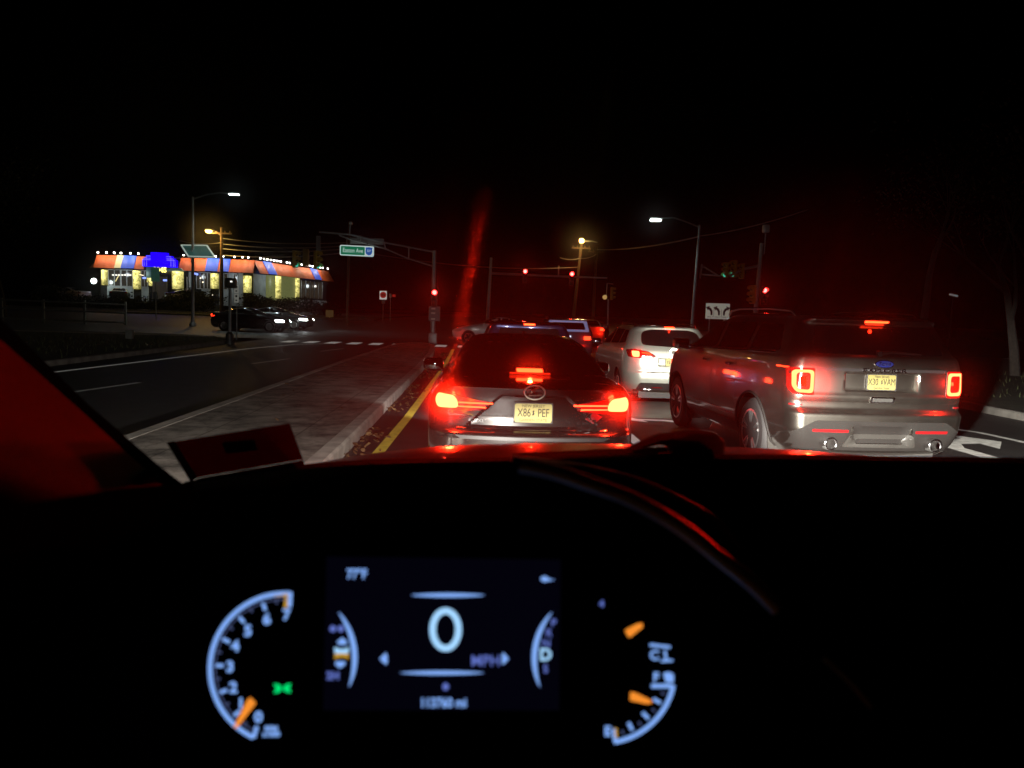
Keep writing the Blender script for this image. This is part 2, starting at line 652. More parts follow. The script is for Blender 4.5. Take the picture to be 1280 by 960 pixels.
# tufts of grass in the verge
bm = B()
for i in range(5200):
    y = random.uniform(16, 37)
    x = random.uniform(-30, -10.75) if random.random() < .8 else random.uniform(10.2, 20)
    if y > 34 and -26.5 < x < -11.8:
        continue
    if y > 31.5 and abs(x) < 16.4 and (x + 16.45) ** 2 + (y - 31.5) ** 2 > 33:
        continue
    if x > 10 and y > 25:
        continue
    z = .13 + h(x, y)
    hh = random.uniform(.05, .16)
    a = random.random() * 2 * pi
    w = .012
    vs = [bm.verts.new((x - w * cos(a), y - w * sin(a), z)), bm.verts.new((x + w * cos(a), y + w * sin(a), z)),
          bm.verts.new((x + random.uniform(-.06, .06), y + random.uniform(-.06, .06), z + hh))]
    bm.faces.new(vs)
o = obj('grass', bm, mat('grass_blades', (.05, .065, .02), .8), None, 0)
o['kind'] = 'stuff'
o['label'] = 'short night-dark grass growing on the roadside verges'


# ------------------------------------------------------------------ cars
def lerp_levels(levels, dz):
    """levels: (z, half width, rear y, front y, corner radius, front corner radius); finer rows between them, gently rounded"""
    rows = []
    for a, b in zip(levels[:-1], levels[1:]):
        d = max(abs(b[0] - a[0]), .35 * abs(b[2] - a[2]), .25 * abs(b[3] - a[3]), .6 * abs(b[1] - a[1]))
        n = max(1, int(round(d / dz)))
        n = min(n, 14)
        rows += [tuple(p + (q - p) * i / n for p, q in zip(a, b)) for i in range(n)]
    rows.append(tuple(levels[-1]))
    for _ in range(2):
        rows = [rows[0]] + [tuple(.22 * a + .56 * b + .22 * c for a, b, c in zip(rows[i - 1], rows[i], rows[i + 1])) for i in range(1, len(rows) - 1)] + [rows[-1]]
    return rows


def car_body(sp):
    bm = B()
    rows = lerp_levels(sp['levels'], sp.get('dz', .03))
    n1, n2, n3, n4, n5 = sp.get('res', (26, 10, 44, 8, 10))
    bow, tap = sp.get('bow', .10), sp.get('taper', .05)
    disp = sp.get('disp')
    Ltot = sp['L']
    grid = []
    for z, w, yr, yf, cr, cf in rows:
        half = []
        cr = min(cr, w * .8)
        cf = min(cf, w * .8)
        cl = cr * 1.5
        cfl = cf * 1.7
        mid = (yr + yf) / 2
        cl = min(cl, (mid - yr) * .8)
        cfl = min(cfl, (yf - mid) * .8)
        for i in range(n1):
            x = (w - cr) * i / n1
            y = yr + bow * (x / w) ** 2
            if disp:
                y += disp(x, z)
            half.append((x, y))
        yc = yr + bow * ((w - cr) / w) ** 2
        for i in range(n2):
            a = pi / 2 * i / n2
            x = w - cr + cr * sin(a)
            y = yc + cl * (1 - cos(a))
            if disp:
                y += disp(x, z) * (1 - i / n2)
            half.append((x, y))
        y0 = yc + cl
        yfc = yf - .16 * ((w - cf) / w) ** 2
        y1 = yfc - cfl
        for i in range(n3):
            half.append((w, y0 + (y1 - y0) * i / n3))
        for i in range(n4):
            a = pi / 2 * i / n4
            half.append((w - cf + cf * cos(a), y1 + cfl * sin(a)))
        for i in range(n5 + 1):
            x = (w - cf) * (1 - i / n5)
            half.append((x, yf - .16 * (x / w) ** 2))
        pts = []
        for x, y in half:
            t = max(0, 1 - (y - 0) / 1.3) if y < 1.3 else max(0, (y - (Ltot - 1.5)) / 1.5)
            x *= 1 - tap * min(1, t) ** 2
            pts.append((x, y))
        loop = [bm.verts.new((x, y, z)) for x, y in pts] + [bm.verts.new((-x, y, z)) for x, y in pts[-2:0:-1]]
        grid.append(loop)
    n = len(grid[0])
    for a, b in zip(grid[:-1], grid[1:]):
        for i in range(n):
            j = (i + 1) % n
            bm.faces.new((a[i], a[j], b[j], b[i]))
    # the roof's last ring closes with a fan
    top = grid[-1]
    c = bm.verts.new(sum((v.co for v in top), Vector()) / n + Vector((0, 0, .004)))
    for i in range(n):
        bm.faces.new((top[i], top[(i + 1) % n], c))
    # wheel arches
    kill = []
    for yw, R in sp['arches']:
        zc = sp['wheel_r']
        for v in bm.verts:
            if abs(v.co.x) > .6 * sp['w']:
                d = Vector((v.co.y - yw, v.co.z - zc))
                if d.length < R:
                    v.tag = True
        for f in bm.faces:
            if all(v.tag for v in f.verts):
                kill.append(f)
        bmesh.ops.delete(bm, geom=kill, context='FACES')
        kill = []
        for v in bm.verts:
            if v.tag:
                d = Vector((v.co.y - yw, v.co.z - zc))
                if d.length > 1e-4:
                    d = d.normalized() * R
                    v.co.y, v.co.z = yw + d.x, zc + d.y
                v.tag = False
        bmesh.ops.delete(bm, geom=[v for v in bm.verts if not v.link_faces], context='VERTS')
    bmesh.ops.recalc_face_normals(bm, faces=bm.faces[:])
    return bm


def rounded(pts, r, n=4):
    """round the corners of a 2-D outline"""
    out = []
    m = len(pts)
    for i in range(m):
        p = Vector(pts[i])
        a = Vector(pts[i - 1]) - p
        b = Vector(pts[(i + 1) % m]) - p
        k = min(r, a.length * .45, b.length * .45)
        p0, p1 = p + a.normalized() * k, p + b.normalized() * k
        for t in range(n + 1):
            s = t / n
            out.append(tuple(p0 * (1 - s) ** 2 + p * 2 * s * (1 - s) + p1 * s * s))
    return out


def patch(bvh, pts, side='rear', off=.004, thick=.012, step=.05, hole=None):
    """a sheet cut to a 2-D outline and laid on a car's skin, standing proud of it, with its edge turned in.
    outline axes: rear/front (x, z), left/right (y, z), top (x, y)"""
    bm = B()
    f = bm.faces.new([bm.verts.new((p[0], p[1], 0)) for p in pts])
    if hole:
        hv = [bm.verts.new((p[0], p[1], 0)) for p in hole]
        bm.faces.remove(f)
        es = list(bm.edges) + [bm.edges.new((hv[i], hv[(i + 1) % len(hv)])) for i in range(len(hv))]
        bmesh.ops.triangle_fill(bm, use_beauty=True, edges=es)
    xs = [p[0] for p in pts]
    ys = [p[1] for p in pts]
    for ax, lo, hi in ((0, min(xs), max(xs)), (1, min(ys), max(ys))):
        n = int((hi - lo) / step)
        for i in range(1, n + 1):
            co = [0, 0, 0]
            no = [0, 0, 0]
            co[ax] = lo + (hi - lo) * i / (n + 1)
            no[ax] = 1
            bmesh.ops.bisect_plane(bm, geom=bm.verts[:] + bm.edges[:] + bm.faces[:], plane_co=co, plane_no=no)
    dead = []
    info = {'rear': lambda a, b: (Vector((a, -3, b)), Vector((0, 1, 0))), 'front': lambda a, b: (Vector((a, 9, b)), Vector((0, -1, 0))),
            'left': lambda a, b: (Vector((-3, a, b)), Vector((1, 0, 0))), 'right': lambda a, b: (Vector((3, a, b)), Vector((-1, 0, 0))),
            'top': lambda a, b: (Vector((a, b, 4)), Vector((0, 0, -1)))}[side]
    nrm = {}
    for v in bm.verts:
        o, d = info(v.co.x, v.co.y)
        loc, no, idx, dist = bvh.ray_cast(o, d)
        if loc is None:
            dead.append(v)
            continue
        if no.dot(d) > 0:
            no = -no
        v.co = loc + (no * .4 - d * .6).normalized() * off
        nrm[v] = d
    bmesh.ops.delete(bm, geom=dead, context='VERTS')
    be = [e for e in bm.edges if len(e.link_faces) == 1]
    d0 = info(0, 0)[1]
    r = bmesh.ops.extrude_edge_only(bm, edges=be)
    for v in r['geom']:
        if isinstance(v, bmesh.types.BMVert):
            v.co += d0 * (thick + off)
    return bm


def rect(x0, x1, z0, z1, r=.01):
    return rounded([(x0, z0), (x1, z0), (x1, z1), (x0, z1)], r)


def ell(cx, cz, a, b, n=20):
    return [(cx + a * cos(2 * pi * i / n), cz + b * sin(2 * pi * i / n)) for i in range(n)]


def mir(pts):
    return [(-x, z) for x, z in pts][::-1]


def wheel(root, x, y, r, w, spokes=5, detail=True):
    s = 1 if x > 0 else -1
    bm = lathe(B(), [(r * .62, -w / 2), (r * .9, -w / 2), (r * .97, -w * .42), (r, -w * .3), (r, w * .3), (r * .97, w * .42), (r * .9, w / 2), (r * .62, w / 2), (r * .6, 0), (r * .62, -w / 2)],
               'X', 36 if detail else 16)
    place(bm, Matrix.Translation((x, y, r)))
    t = obj('wheel', bm, M['rubber'], root)
    if not detail:
        return
    bm = B()
    lathe(bm, [(r * .64, .0), (r * .66, .075), (r * .6, .08), (r * .58, .0), (r * .64, 0)], 'X', 36)
    lathe(bm, [(0, .055), (r * .12, .055), (r * .14, .02), (r * .14, -.02)], 'X', 16)
    for k in range(spokes):
        for e in (-.16, .16):
            a = 2 * pi * k / spokes + .3
            p0 = Vector((.045, cos(a + e * .4) * r * .1, sin(a + e * .4) * r * .1))
            p1 = Vector((.07, cos(a + e) * r * .61, sin(a + e) * r * .61))
            tube(bm, [p0, (p0 + p1) / 2 + Vector((.01, 0, 0)), p1], [r * .05, r * .045, r * .055], 6)
    lathe(bm, [(r * .6, -.02), (0.01, -.02)], 'X', 24)
    if s < 0:
        bmesh.ops.scale(bm, vec=(-1, 1, 1), verts=bm.verts[:])
        bmesh.ops.reverse_faces(bm, faces=bm.faces[:])
    place(bm, Matrix.Translation((x + s * (w / 2 - .075), y, r)))
    obj('rim', bm, M['alloy'], t)


def mirror_part(root, x, y, z, m, s=-1, glass=True):
    """door mirror: a housing on a short arm"""
    bm = B()
    box(bm, (x + s * .13, y, z + .02), (.24, .13, .15), bev=.045)
    box(bm, (x + s * .02, y + .02, z - .045), (.12, .07, .035), bev=.012)
    o = obj('door_mirror', bm, m, root)
    if glass:
        obj('mirror_glass', box(B(), (x + s * .13, y - .068, z + .02), (.19, .006, .11), bev=.002), M['glass'], o)
    return o


def number_plate(root, y, z, txt, top, bottom, tilt=0.0, x=0.0, pm='plate'):
    bm = B()
    prism(bm, [(p[0], 0, p[1]) for p in rect(-.152, .152, -.077, .077, .02)], (0, .004, 0))
    mt = Matrix.Translation((x, y, z)) @ Matrix.Rotation(tilt, 4, 'X')
    place(bm, mt)
    pl = obj('number_plate', bm, M[pm], root)
    fr = B()
    for a, b in (((-.158, -.085), (.158, -.077)), ((-.158, .077), (.158, .085)), ((-.16, -.077), (-.152, .077)), ((.152, -.077), (.16, .077))):
        box(fr, ((a[0] + b[0]) / 2, .002, (a[1] + b[1]) / 2), (b[0] - a[0], .01, b[1] - a[1]))
    place(fr, mt)
    obj('plate_frame', fr, M['plate_frame'], pl)
    if not txt:
        # the far plate: only blurred dark strokes can be made out
        bm = B()
        for k in range(7):
            if k != 3:
                box(bm, (-.11 + k * .037, -.002, 0), (.012, .002, .06))
                box(bm, (-.11 + k * .037, -.002, .02 * (-1) ** k), (.024, .0015, .011))
        box(bm, (0, -.002, .058), (.12, .002, .008))
        place(bm, mt)
        obj('marking', bm, M['plate_ink'], pl, 0)
        return pl
    tm = text_bm(txt, .098, .001, scale_x=.66)
    tm2 = text_bm(top, .034, .001)
    place(tm2, Matrix.Translation((0, .058, 0)))
    tm3 = text_bm(bottom, .032, .001)
    place(tm3, Matrix.Translation((0, -.059, 0)))
    # the small outline of the state between the two halves of the number
    st = B()
    sh = [(-.006, -.022), (.004, -.018), (.012, -.004), (.004, .004), (.01, .02), (-.002, .024), (-.008, .01), (-.002, 0), (-.01, -.012)]
    prism(st, [(a, b, -.001) for a, b in sh], (0, 0, .002))
    bmesh.ops.scale(st, vec=(.95, .95, 1), verts=st.verts[:])
    join(tm, st)
    for t_ in (tm, tm2, tm3):
        place(t_, mt @ Matrix.Translation((0, -.0025, 0)) @ FACE)
        obj('lettering', t_, M['plate_ink'], pl, 0)
    return pl


def make_car(name, label, cat, loc, yaw, sp, group=None):
    root = thing(name, label, cat, loc, yaw, group)
    bm = car_body(sp)
    bvh = BVHTree.FromBMesh(bm)
    body = obj('body', bm, sp['paint'], root, 32)
    ub = B()
    box(ub, (0, sp['L'] / 2, .30), (sp['w'] * 1.35, sp['L'] * .93, .16))
    for yw, R in sp['arches']:
        for s in (-1, 1):
            lathe(ub, [(R * 1.02, -.16), (R * 1.02, .16)], 'X', 20, (s * sp['w'] * .68, yw, sp['wheel_r']))
    obj('underbody', ub, M['sig_dark'], root)
    for yw, R in sp['arches']:
        for s in (-1, 1):
            wheel(root, s * (sp['w'] * .985 - .13), yw, sp['wheel_r'], .235, sp.get('spokes', 5), sp.get('detail', True))
    return root, body, bvh


def glow(root, loc, power, col=RED, size=.05, spot=None):
    """the light thrown by a lit lamp"""
    if spot:
        return light('lamp_light', 'SPOT', loc, power, col, root, size, spot_size=radians(spot[0]), spot_blend=.6, aim=spot[1])
    return light('lamp_light', 'POINT', loc, power, col, root, size)


# --- the dark sedan straight ahead
SED = [(.20, .78, .14, 4.48, .25, .4), (.27, .85, .05, 4.58, .25, .4), (.40, .885, .01, 4.64, .22, .4), (.55, .90, .0, 4.66, .2, .4), (.66, .90, .0, 4.65, .2, .4), (.685, .90, .012, 4.64, .2, .4),
       (.70, .90, .045, 4.6, .2, .4), (.80, .90, .06, 4.45, .2, .4), (.88, .895, .05, 4.2, .2, .4), (.96, .88, .04, 3.8, .2, .4), (1.02, .84, .02, 3.5, .18, .35), (1.06, .80, .0, 3.3, .16, .3),
       (1.078, .77, .03, 3.22, .16, .3), (1.088, .745, .18, 3.15, .15, .3), (1.095, .73, .42, 3.1, .14, .3), (1.105, .72, .6, 3.05, .14, .3), (1.18, .69, .84, 2.9, .14, .3), (1.27, .64, 1.12, 2.72, .14, .3),
       (1.35, .585, 1.42, 2.5, .14, .3), (1.395, .53, 1.66, 2.36, .14, .25), (1.42, .45, 1.84, 2.28, .1, .2), (1.432, .3, 1.96, 2.2, .08, .1)]


def lex_disp(x, z):
    d = 0
    if .70 < z < 1.0:
        hw = .28 + (1.0 - z) / .25 * .28
        d += .05 * smooth(.0, .03, hw - abs(x)) * smooth(.70, .73, z) * smooth(.0, .03, 1.0 - z)
    d -= .02 * smooth(.0, .012, .70 - z) * smooth(.66, .672, z) if .66 < z < .70 else 0
    d += .05 * (1 - smooth(.40, .46, z)) * smooth(.0, .05, .55 - abs(x))
    return d


P_dark = paint('graphite_paint', (.012, .011, .010), .26, .5)
sp = dict(levels=SED, L=4.66, w=.9, paint=P_dark, arches=[(.98, .36), (3.78, .36)], wheel_r=.33, disp=lex_disp, dz=.016, res=(46, 12, 60, 8, 10), bow=.13, taper=.07, spokes=7)
LX, LY = .455, 6.03
root, body, bvh = make_car('sedan', 'dark grey sedan braking straight ahead with plate X86 PEF', 'car', (LX, LY, 0), 0, sp)
lex = root
rw = obj('rear_window', patch(bvh, rounded([(-.66, 1.118), (.66, 1.118), (.50, 1.385), (-.50, 1.385)], .05), 'rear', .004, .02, .06), M['glass'], root)
for s, nm in (('left', -1), ('right', 1)):
    for pts in ([(1.15, 1.1), (2.05, 1.08), (2.05, 1.36), (1.62, 1.36)], [(2.12, 1.08), (3.0, 1.06), (2.5, 1.34), (2.12, 1.36)]):
        obj('side_window', patch(bvh, rounded(pts, .04), s, .004, .02, .1), M['glass'], root)
obj('windscreen', patch(bvh, rounded([(-.62, 1.08), (.62, 1.08), (.5, 1.36), (-.5, 1.36)], .05), 'front', .004, .02, .1), M['glass'], root)
bl = obj('brake_light', patch(bvh, rect(-.115, .115, 1.122, 1.146, .008), 'rear', .03, .02, .05), M['brake_hot'], root)
obj('brake_light_housing', patch(bvh, rect(-.18, .18, 1.112, 1.12, .004), 'rear', .02, .02, .05), M['tail_dim'], bl)
for s in (-1, 1):
    lens = rounded([(.36, .862), (.865, .835), (.875, .985), (.70, 1.005), (.60, .965), (.36, .93)], .02)
    hot = rounded([(.61, .872), (.78, .868), (.80, .93), (.775, .985), (.65, .975), (.615, .93)], .03)
    l1 = [(.335, .911), (.61, .911), (.61, .923), (.335, .923)]
    l2 = [(.39, .879), (.61, .879), (.61, .890), (.39, .890)]
    f = (lambda p: p) if s > 0 else mir
    t = obj('taillight', patch(bvh, f(lens), 'rear', .006, .02, .04), M['tail_lens'], root)
    obj('lamp', patch(bvh, f(hot), 'rear', .014, .01, .04), M['tail_hot'], t)
    obj('light_bar', patch(bvh, f(l1), 'rear', .014, .01, .04), M['tail_line'], t)
    obj('light_bar', patch(bvh, f(l2), 'rear', .014, .01, .04), M['tail_line'], t)
# emblem: an oval ring with a bent stroke inside
bm = B()
loc, no, _, _ = bvh.ray_cast(Vector((0, -2, 1.025)), Vector((0, 1, 0)))
ey = loc.y - .008
tube(bm, [(.082 * cos(a * pi / 14), ey, 1.022 + .056 * sin(a * pi / 14)) for a in range(29)], .0065, 6, False)
tube(bm, [(.03, ey, 1.062), (-.02, ey, 1.03), (-.045, ey, 1.0), (.06, ey, 1.002)], [.008, .011, .012, .007], 6)
obj('emblem', bm, mat('dark_chrome', (.55, .53, .5), .3, 1.), root)
number_plate(root, .098 - .012, .845, 'X86   PEF', 'NEW JERSEY', 'GARDEN STATE', .06)
bm = text_bm('LEXUS', .042, .002, scale_x=1.25)
loc, _, _, _ = bvh.ray_cast(Vector((-.43, -2, .765)), Vector((0, 1, 0)))
obj('lettering', place(bm, Matrix.Translation((-.43, loc.y - .004, .765)) @ FACE), M['chrome'], root, 0)
loc, _, _, _ = bvh.ray_cast(Vector((.36, -2, .765)), Vector((0, 1, 0)))
for wd_, x_ in (('AWD', .265), ('IS 300', .415)):
    obj('lettering', place(text_bm(wd_, .036, .002), Matrix.Translation((x_, loc.y - .006, .765)) @ FACE), M['chrome'], root, 0)
for hw, z0, z1 in ((.62, .706, .716), (.60, .655, .668)):
    obj('bumper_trim', patch(bvh, rect(-hw, hw, z0, z1, .004), 'rear', .008, .02, .05), M['chrome'] if z0 > .7 else M['silverplast'], root)
obj('bumper_step', patch(bvh, rounded([(-.64, .66), (.64, .66), (.58, .628), (-.58, .628)], .015), 'rear', .006, .02, .05), M['plastic'], root)
obj('tow_cover', patch(bvh, rect(-.055, .055, .555, .60, .015), 'rear', .006, .01, .03), M['plastic'], root)
obj('diffuser', patch(bvh, rounded([(-.62, .24), (.62, .24), (.55, .42), (-.55, .42)], .03), 'rear', .006, .02, .08), M['plastic'], root)
obj('red_diamond', patch(bvh, [(.43, .80), (.5, .765), (.57, .825), (.5, .865)], 'rear', .003, .002, .05), M['reflector'], root)  # small red diamond on the rear panel
mirror_part(root, -.86, 3.02, 1.0, P_dark, -1)
mirror_part(root, .86, 3.02, 1.0, P_dark, 1)
bm = B()
prism(bm, [(-.012, 1.72, 1.40), (-.012, 1.9, 1.42), (-.012, 1.80, 1.47), (-.012, 1.75, 1.46)], (.024, 0, 0))
obj('roof_antenna', bm, P_dark, root)
glow(root, (-.70, .045, .93), 24, RED, .03)
glow(root, (.70, .045, .93), 17, RED, .03)
glow(root, (0, .60, 1.155), 28, RED, .02)
glow(root, (-.70, .02, .93), 260, RED, .03, (130, (-.1, -1, .1)))
glow(root, (.70, .02, .93), 95, RED, .03, (130, (0, -1, .1)))
for sx in (-1, 1):
    light('low_beam', 'SPOT', (sx * .68, 4.72, .66), 160, (.95, 1, .95), root, .06, spot_size=radians(100), spot_blend=.6, aim=(0, 1, -.13))

# --- the silver SUV at the right
SUV = [(.26, .84, .2, 4.85, .2, .4), (.33, .92, .1, 4.9, .18, .4), (.45, .97, .04, 4.97, .16, .4), (.56, .99, .01, 5.0, .14, .4), (.70, 1.0, .0, 5.0, .14, .4), (.735, 1.0, .0, 4.99, .14, .4),
       (.748, 1.0, .05, 4.98, .14, .4), (.78, 1.0, .075, 4.97, .13, .4), (.95, 1.0, .07, 4.92, .13, .4), (1.10, .99, .07, 4.8, .13, .4), (1.20, .98, .072, 4.5, .12, .4), (1.27, .965, .085, 4.0, .12, .35),
       (1.315, .945, .095, 3.75, .12, .3), (1.335, .92, .13, 3.7, .12, .3), (1.45, .875, .21, 3.45, .12, .3), (1.58, .82, .29, 3.15, .12, .3), (1.65, .785, .33, 2.98, .12, .3), (1.675, .765, .26, 2.9, .12, .3),
       (1.70, .745, .25, 2.85, .12, .3), (1.725, .70, .36, 2.78, .12, .25), (1.745, .6, .6, 2.66, .12, .2), (1.755, .4, 1.0, 2.5, .1, .1)]


def exp_disp(x, z):
    d = 0
    ax = abs(x)
    d += .045 * smooth(0, .025, .42 - ax) * smooth(.945, .975, z) * smooth(0, .02, 1.155 - z)          # plate recess
    d += .02 * (smooth(.825, .832, z) - smooth(.836, .846, z))                                            # shut line
    d -= .016 * smooth(.84, .90, z) * (1 - smooth(.90, .945, z))
    d += .05 * smooth(0, .03, .33 - ax) * smooth(.40, .44, z) * (1 - smooth(.56, .62, z))             # lower step
    return d


P_silver = paint('silver_grey_paint', (.155, .148, .128), .38, 1.0)
sp = dict(levels=SUV, L=5.0, w=1.0, paint=P_silver, arches=[(1.06, .44), (3.95, .44)], wheel_r=.385, disp=exp_disp, dz=.016, res=(46, 12, 80, 8, 10), bow=.07, taper=.06, spokes=5)
EX, EY = 4.17, 7.56
root, body, bvh = make_car('suv', 'silver grey SUV with plate X30 VAM and ring tail lamps', 'SUV', (EX, EY, 0), radians(2.2), sp)
expl = root
obj('rear_window', patch(bvh, rounded([(-.70, 1.335), (.70, 1.335), (.64, 1.63), (-.64, 1.63)], .05), 'rear', .006, .02, .06), M['glass'], root)
for s in ('left', 'right'):
    obj('side_window', patch(bvh, rounded([(.55, 1.34), (1.32, 1.32), (1.32, 1.63), (.72, 1.62)], .05), s, .005, .02, .08), M['glass'], root)
    obj('side_window', patch(bvh, rounded([(1.42, 1.32), (2.34, 1.29), (2.34, 1.63), (1.42, 1.63)], .05), s, .005, .02, .08), M['glass'], root)
    obj('side_window', patch(bvh, rounded([(2.44, 1.285), (3.52, 1.25), (2.98, 1.60), (2.44, 1.63)], .05), s, .005, .02, .08), M['glass'], root)
    obj('window_trim', patch(bvh, [(.6, 1.315), (3.5, 1.235), (3.5, 1.25), (.6, 1.33)], s, .008, .01, .1), M['chrome'], root)
    for pts in ([(1.55, .46), (2.36, .46), (2.37, 1.28), (1.56, 1.30)], [(2.40, .46), (3.42, .46), (3.46, 1.24), (2.40, 1.27)]):
        d_ = obj('door', patch(bvh, rounded(pts, .06), s, .0015, .0008, .06), P_silver, root)
        hy = pts[0][0] + .12
        obj('handle', patch(bvh, rect(hy, hy + .17, 1.10, 1.13, .012), s, .035, .012, .04), M['chrome'], d_)
    obj('sill_trim', patch(bvh, rect(1.58, 3.4, .50, .535, .012), s, .012, .02, .1), M['chrome'], root)
    obj('rocker_panel', patch(bvh, rect(1.52, 3.5, .29, .42, .03), s, .008, .02, .1), M['plastic'], root)
    sx = -1 if s == 'left' else 1
    for yw in (1.06, 3.95):
        bm = B()
        pp = []
        for a in range(-24, 205, 8):
            yy, zz = yw + .452 * cos(radians(a)), .385 + .452 * sin(radians(a))
            lo, _, _, _ = bvh.ray_cast(Vector((sx * 3, yy, zz)), Vector((-sx, 0, 0)))
            if lo is not None and abs(lo.x) > .6:
                pp.append(lo)
        tube(bm, pp, .016, 6)
        obj('arch_moulding', bm, M['greyplast'], root)
        # mud flap behind the wheel
        bm = B()
        prism(bm, [(sx * .70, yw - .415, .44), (sx * .955, yw - .42, .50), (sx * .95, yw - .455, .30), (sx * .93, yw - .46, .19), (sx * .72, yw - .45, .19)], (0, .012, 0))
        obj('mud_flap', bm, M['greyplast'] if yw > 2 else M['silverplast'], root)
    bm = B()
    tube(bm, [(sx * .70, .62, 1.715), (sx * .71, .75, 1.775), (sx * .72, 1.3, 1.80), (sx * .70, 2.3, 1.80), (sx * .68, 2.62, 1.77), (sx * .67, 2.72, 1.72)], .017, 8)
    obj('roof_rail', bm, M['chrome'], root)
obj('windscreen', patch(bvh, rounded([(-.82, 1.28), (.82, 1.28), (.66, 1.62), (-.66, 1.62)], .05), 'front', .005, .02, .1), M['glass'], root)
for s in (-1, 1):
    f = (lambda p: p) if s > 0 else mir
    lens = rounded([(.715, .905), (.905, .91), (.945, .96), (.945, 1.185), (.715, 1.185)], .02)
    oring = rounded([(.725, .925), (.88, .93), (.915, .985), (.915, 1.165), (.725, 1.165)], .04)
    iring = rounded([(.755, .958), (.862, .965), (.888, 1.0), (.888, 1.137), (.755, 1.137)], .035)
    t = obj('taillight', patch(bvh, f(lens), 'rear', .006, .02, .04), M['tail_lens'], root)
    obj('light_ring', patch(bvh, f(oring), 'rear', .014, .012, .04, hole=f(iring)), M['tail_ring'], t)
    obj('lamp', patch(bvh, f(rounded([(.80, .99), (.845, .995), (.858, 1.02), (.858, 1.10), (.80, 1.10)], .03)), 'rear', .010, .012, .04), M['tail_dim'], t)
    sd = 'left' if s < 0 else 'right'
    obj('side_marker', patch(bvh, rect(.24, .48, 1.175, 1.19, .005), sd, .008, .012, .04), M['tail_mid'], t)
    obj('reflector', patch(bvh, f(rect(.36, .73, .535, .565, .01)), 'rear', .008, .01, .04), M['reflector'], root)
    obj('bumper_reflector', patch(bvh, f(rect(.82, .93, .795, .812, .005)), 'rear', .008, .01, .04), M['reflector'], root)
    bm = B()
    lathe(bm, [(.052, .02), (.052, -.1), (.06, -.105), (.068, -.1), (.07, .02), (.07, .3)], 'Y', 20, (s * .56, .08, .42))
    e = obj('exhaust_tip', bm, M['chrome'], root)
    obj('pipe', lathe(B(), [(.05, .05), (.0, .05)], 'Y', 16, (s * .56, .06, .42)), M['sig_dark'], e)
obj('trim_strip', patch(bvh, rect(-.70, .70, 1.165, 1.195, .006), 'rear', .008, .02, .05), M['plastic'], root)
bm = text_bm('EXPLORER', .05, .003, scale_x=2.0, bold=.001)
loc, _, _, _ = bvh.ray_cast(Vector((0, -2, 1.18)), Vector((0, 1, 0)))
obj('lettering', place(bm, Matrix.Translation((0, loc.y - .014, 1.178)) @ FACE), M['chrome'], root, 0)
em = obj('emblem', patch(bvh, ell(0, 1.245, .105, .042), 'rear', .012, .02, .03), M['chrome'], root)
obj('badge', patch(bvh, ell(0, 1.245, .095, .034), 'rear', .016, .01, .03), mat('badge_blue', (.01, .02, .12), .2, coat=1), em)
loc, _, _, _ = bvh.ray_cast(Vector((0, -2, 1.245)), Vector((0, 1, 0)))
obj('lettering', place(text_bm('Ford', .055, .001, scale_x=1.2), Matrix.Translation((0, loc.y - .020, 1.245)) @ FACE), M['chrome'], em, 0)
number_plate(root, .095, 1.055, 'X30   VAM', 'New Jersey', 'Garden State', -.02, pm='plate_dimmed')
hd = obj('tailgate_handle', patch(bvh, rect(-.13, .13, .845, .905, .012), 'rear', .012, .02, .04), M['chrome'], root)
obj('handle_recess', patch(bvh, rect(-.105, .105, .858, .893, .008), 'rear', .016, .01, .04), M['sig_dark'], hd)
obj('bumper_cladding', patch(bvh, rounded([(-.92, .34), (.92, .34), (.95, .50), (.70, .655), (-.70, .655), (-.95, .50)], .03), 'rear', .006, .02, .05), M['greyplast'], root)
obj('skid_plate', patch(bvh, rounded([(-.40, .38), (.40, .38), (.34, .52), (-.34, .52)], .03), 'rear', .018, .02, .05, hole=rounded([(-.26, .41), (.26, .41), (.24, .47), (-.24, .47)], .02)), M['silverplast'], root)
bk = obj('brake_light', patch(bvh, rect(-.125, .125, 1.668, 1.686, .006), 'rear', .012, .012, .05), M['brake_hot'], root)
obj('light_strip', patch(bvh, rect(-.095, .095, 1.645, 1.654, .003), 'rear', .02, .012, .05), M['tail_mid'], bk)
bm = B()
loc, _, _, _ = bvh.ray_cast(Vector((0, -2, 1.35)), Vector((0, 1, 0)))
tube(bm, [(-.02, loc.y - .03, 1.355), (.1, loc.y - .028, 1.368), (.42, loc.y - .02, 1.352)], [.022, .018, .01], 6)
lathe(bm, [(.03, -.03), (.035, .04)], 'Y', 12, (-.03, loc.y - .01, 1.35))
obj('rear_wiper', bm, M['greyplast'], root)
mirror_part(root, -.98, 3.42, 1.27, P_silver, -1)
mirror_part(root, .98, 3.42, 1.27, P_silver, 1)
glow(root, (-.84, .055, 1.05), 9, RED, .02)
glow(root, (-.80, .0, 1.05), 215, RED, .03, (130, (-.3, -1, .1)))
glow(root, (.84, .055, 1.05), 6, RED, .02)
glow(root, (0, .22, 1.675), 2, RED, .02)
for sx in (-1, 1):
    light('low_beam', 'SPOT', (sx * .78, 5.06, .90), 420, (1, .98, .88), root, .06, spot_size=radians(100), spot_blend=.6, aim=(0, 1, -.13))

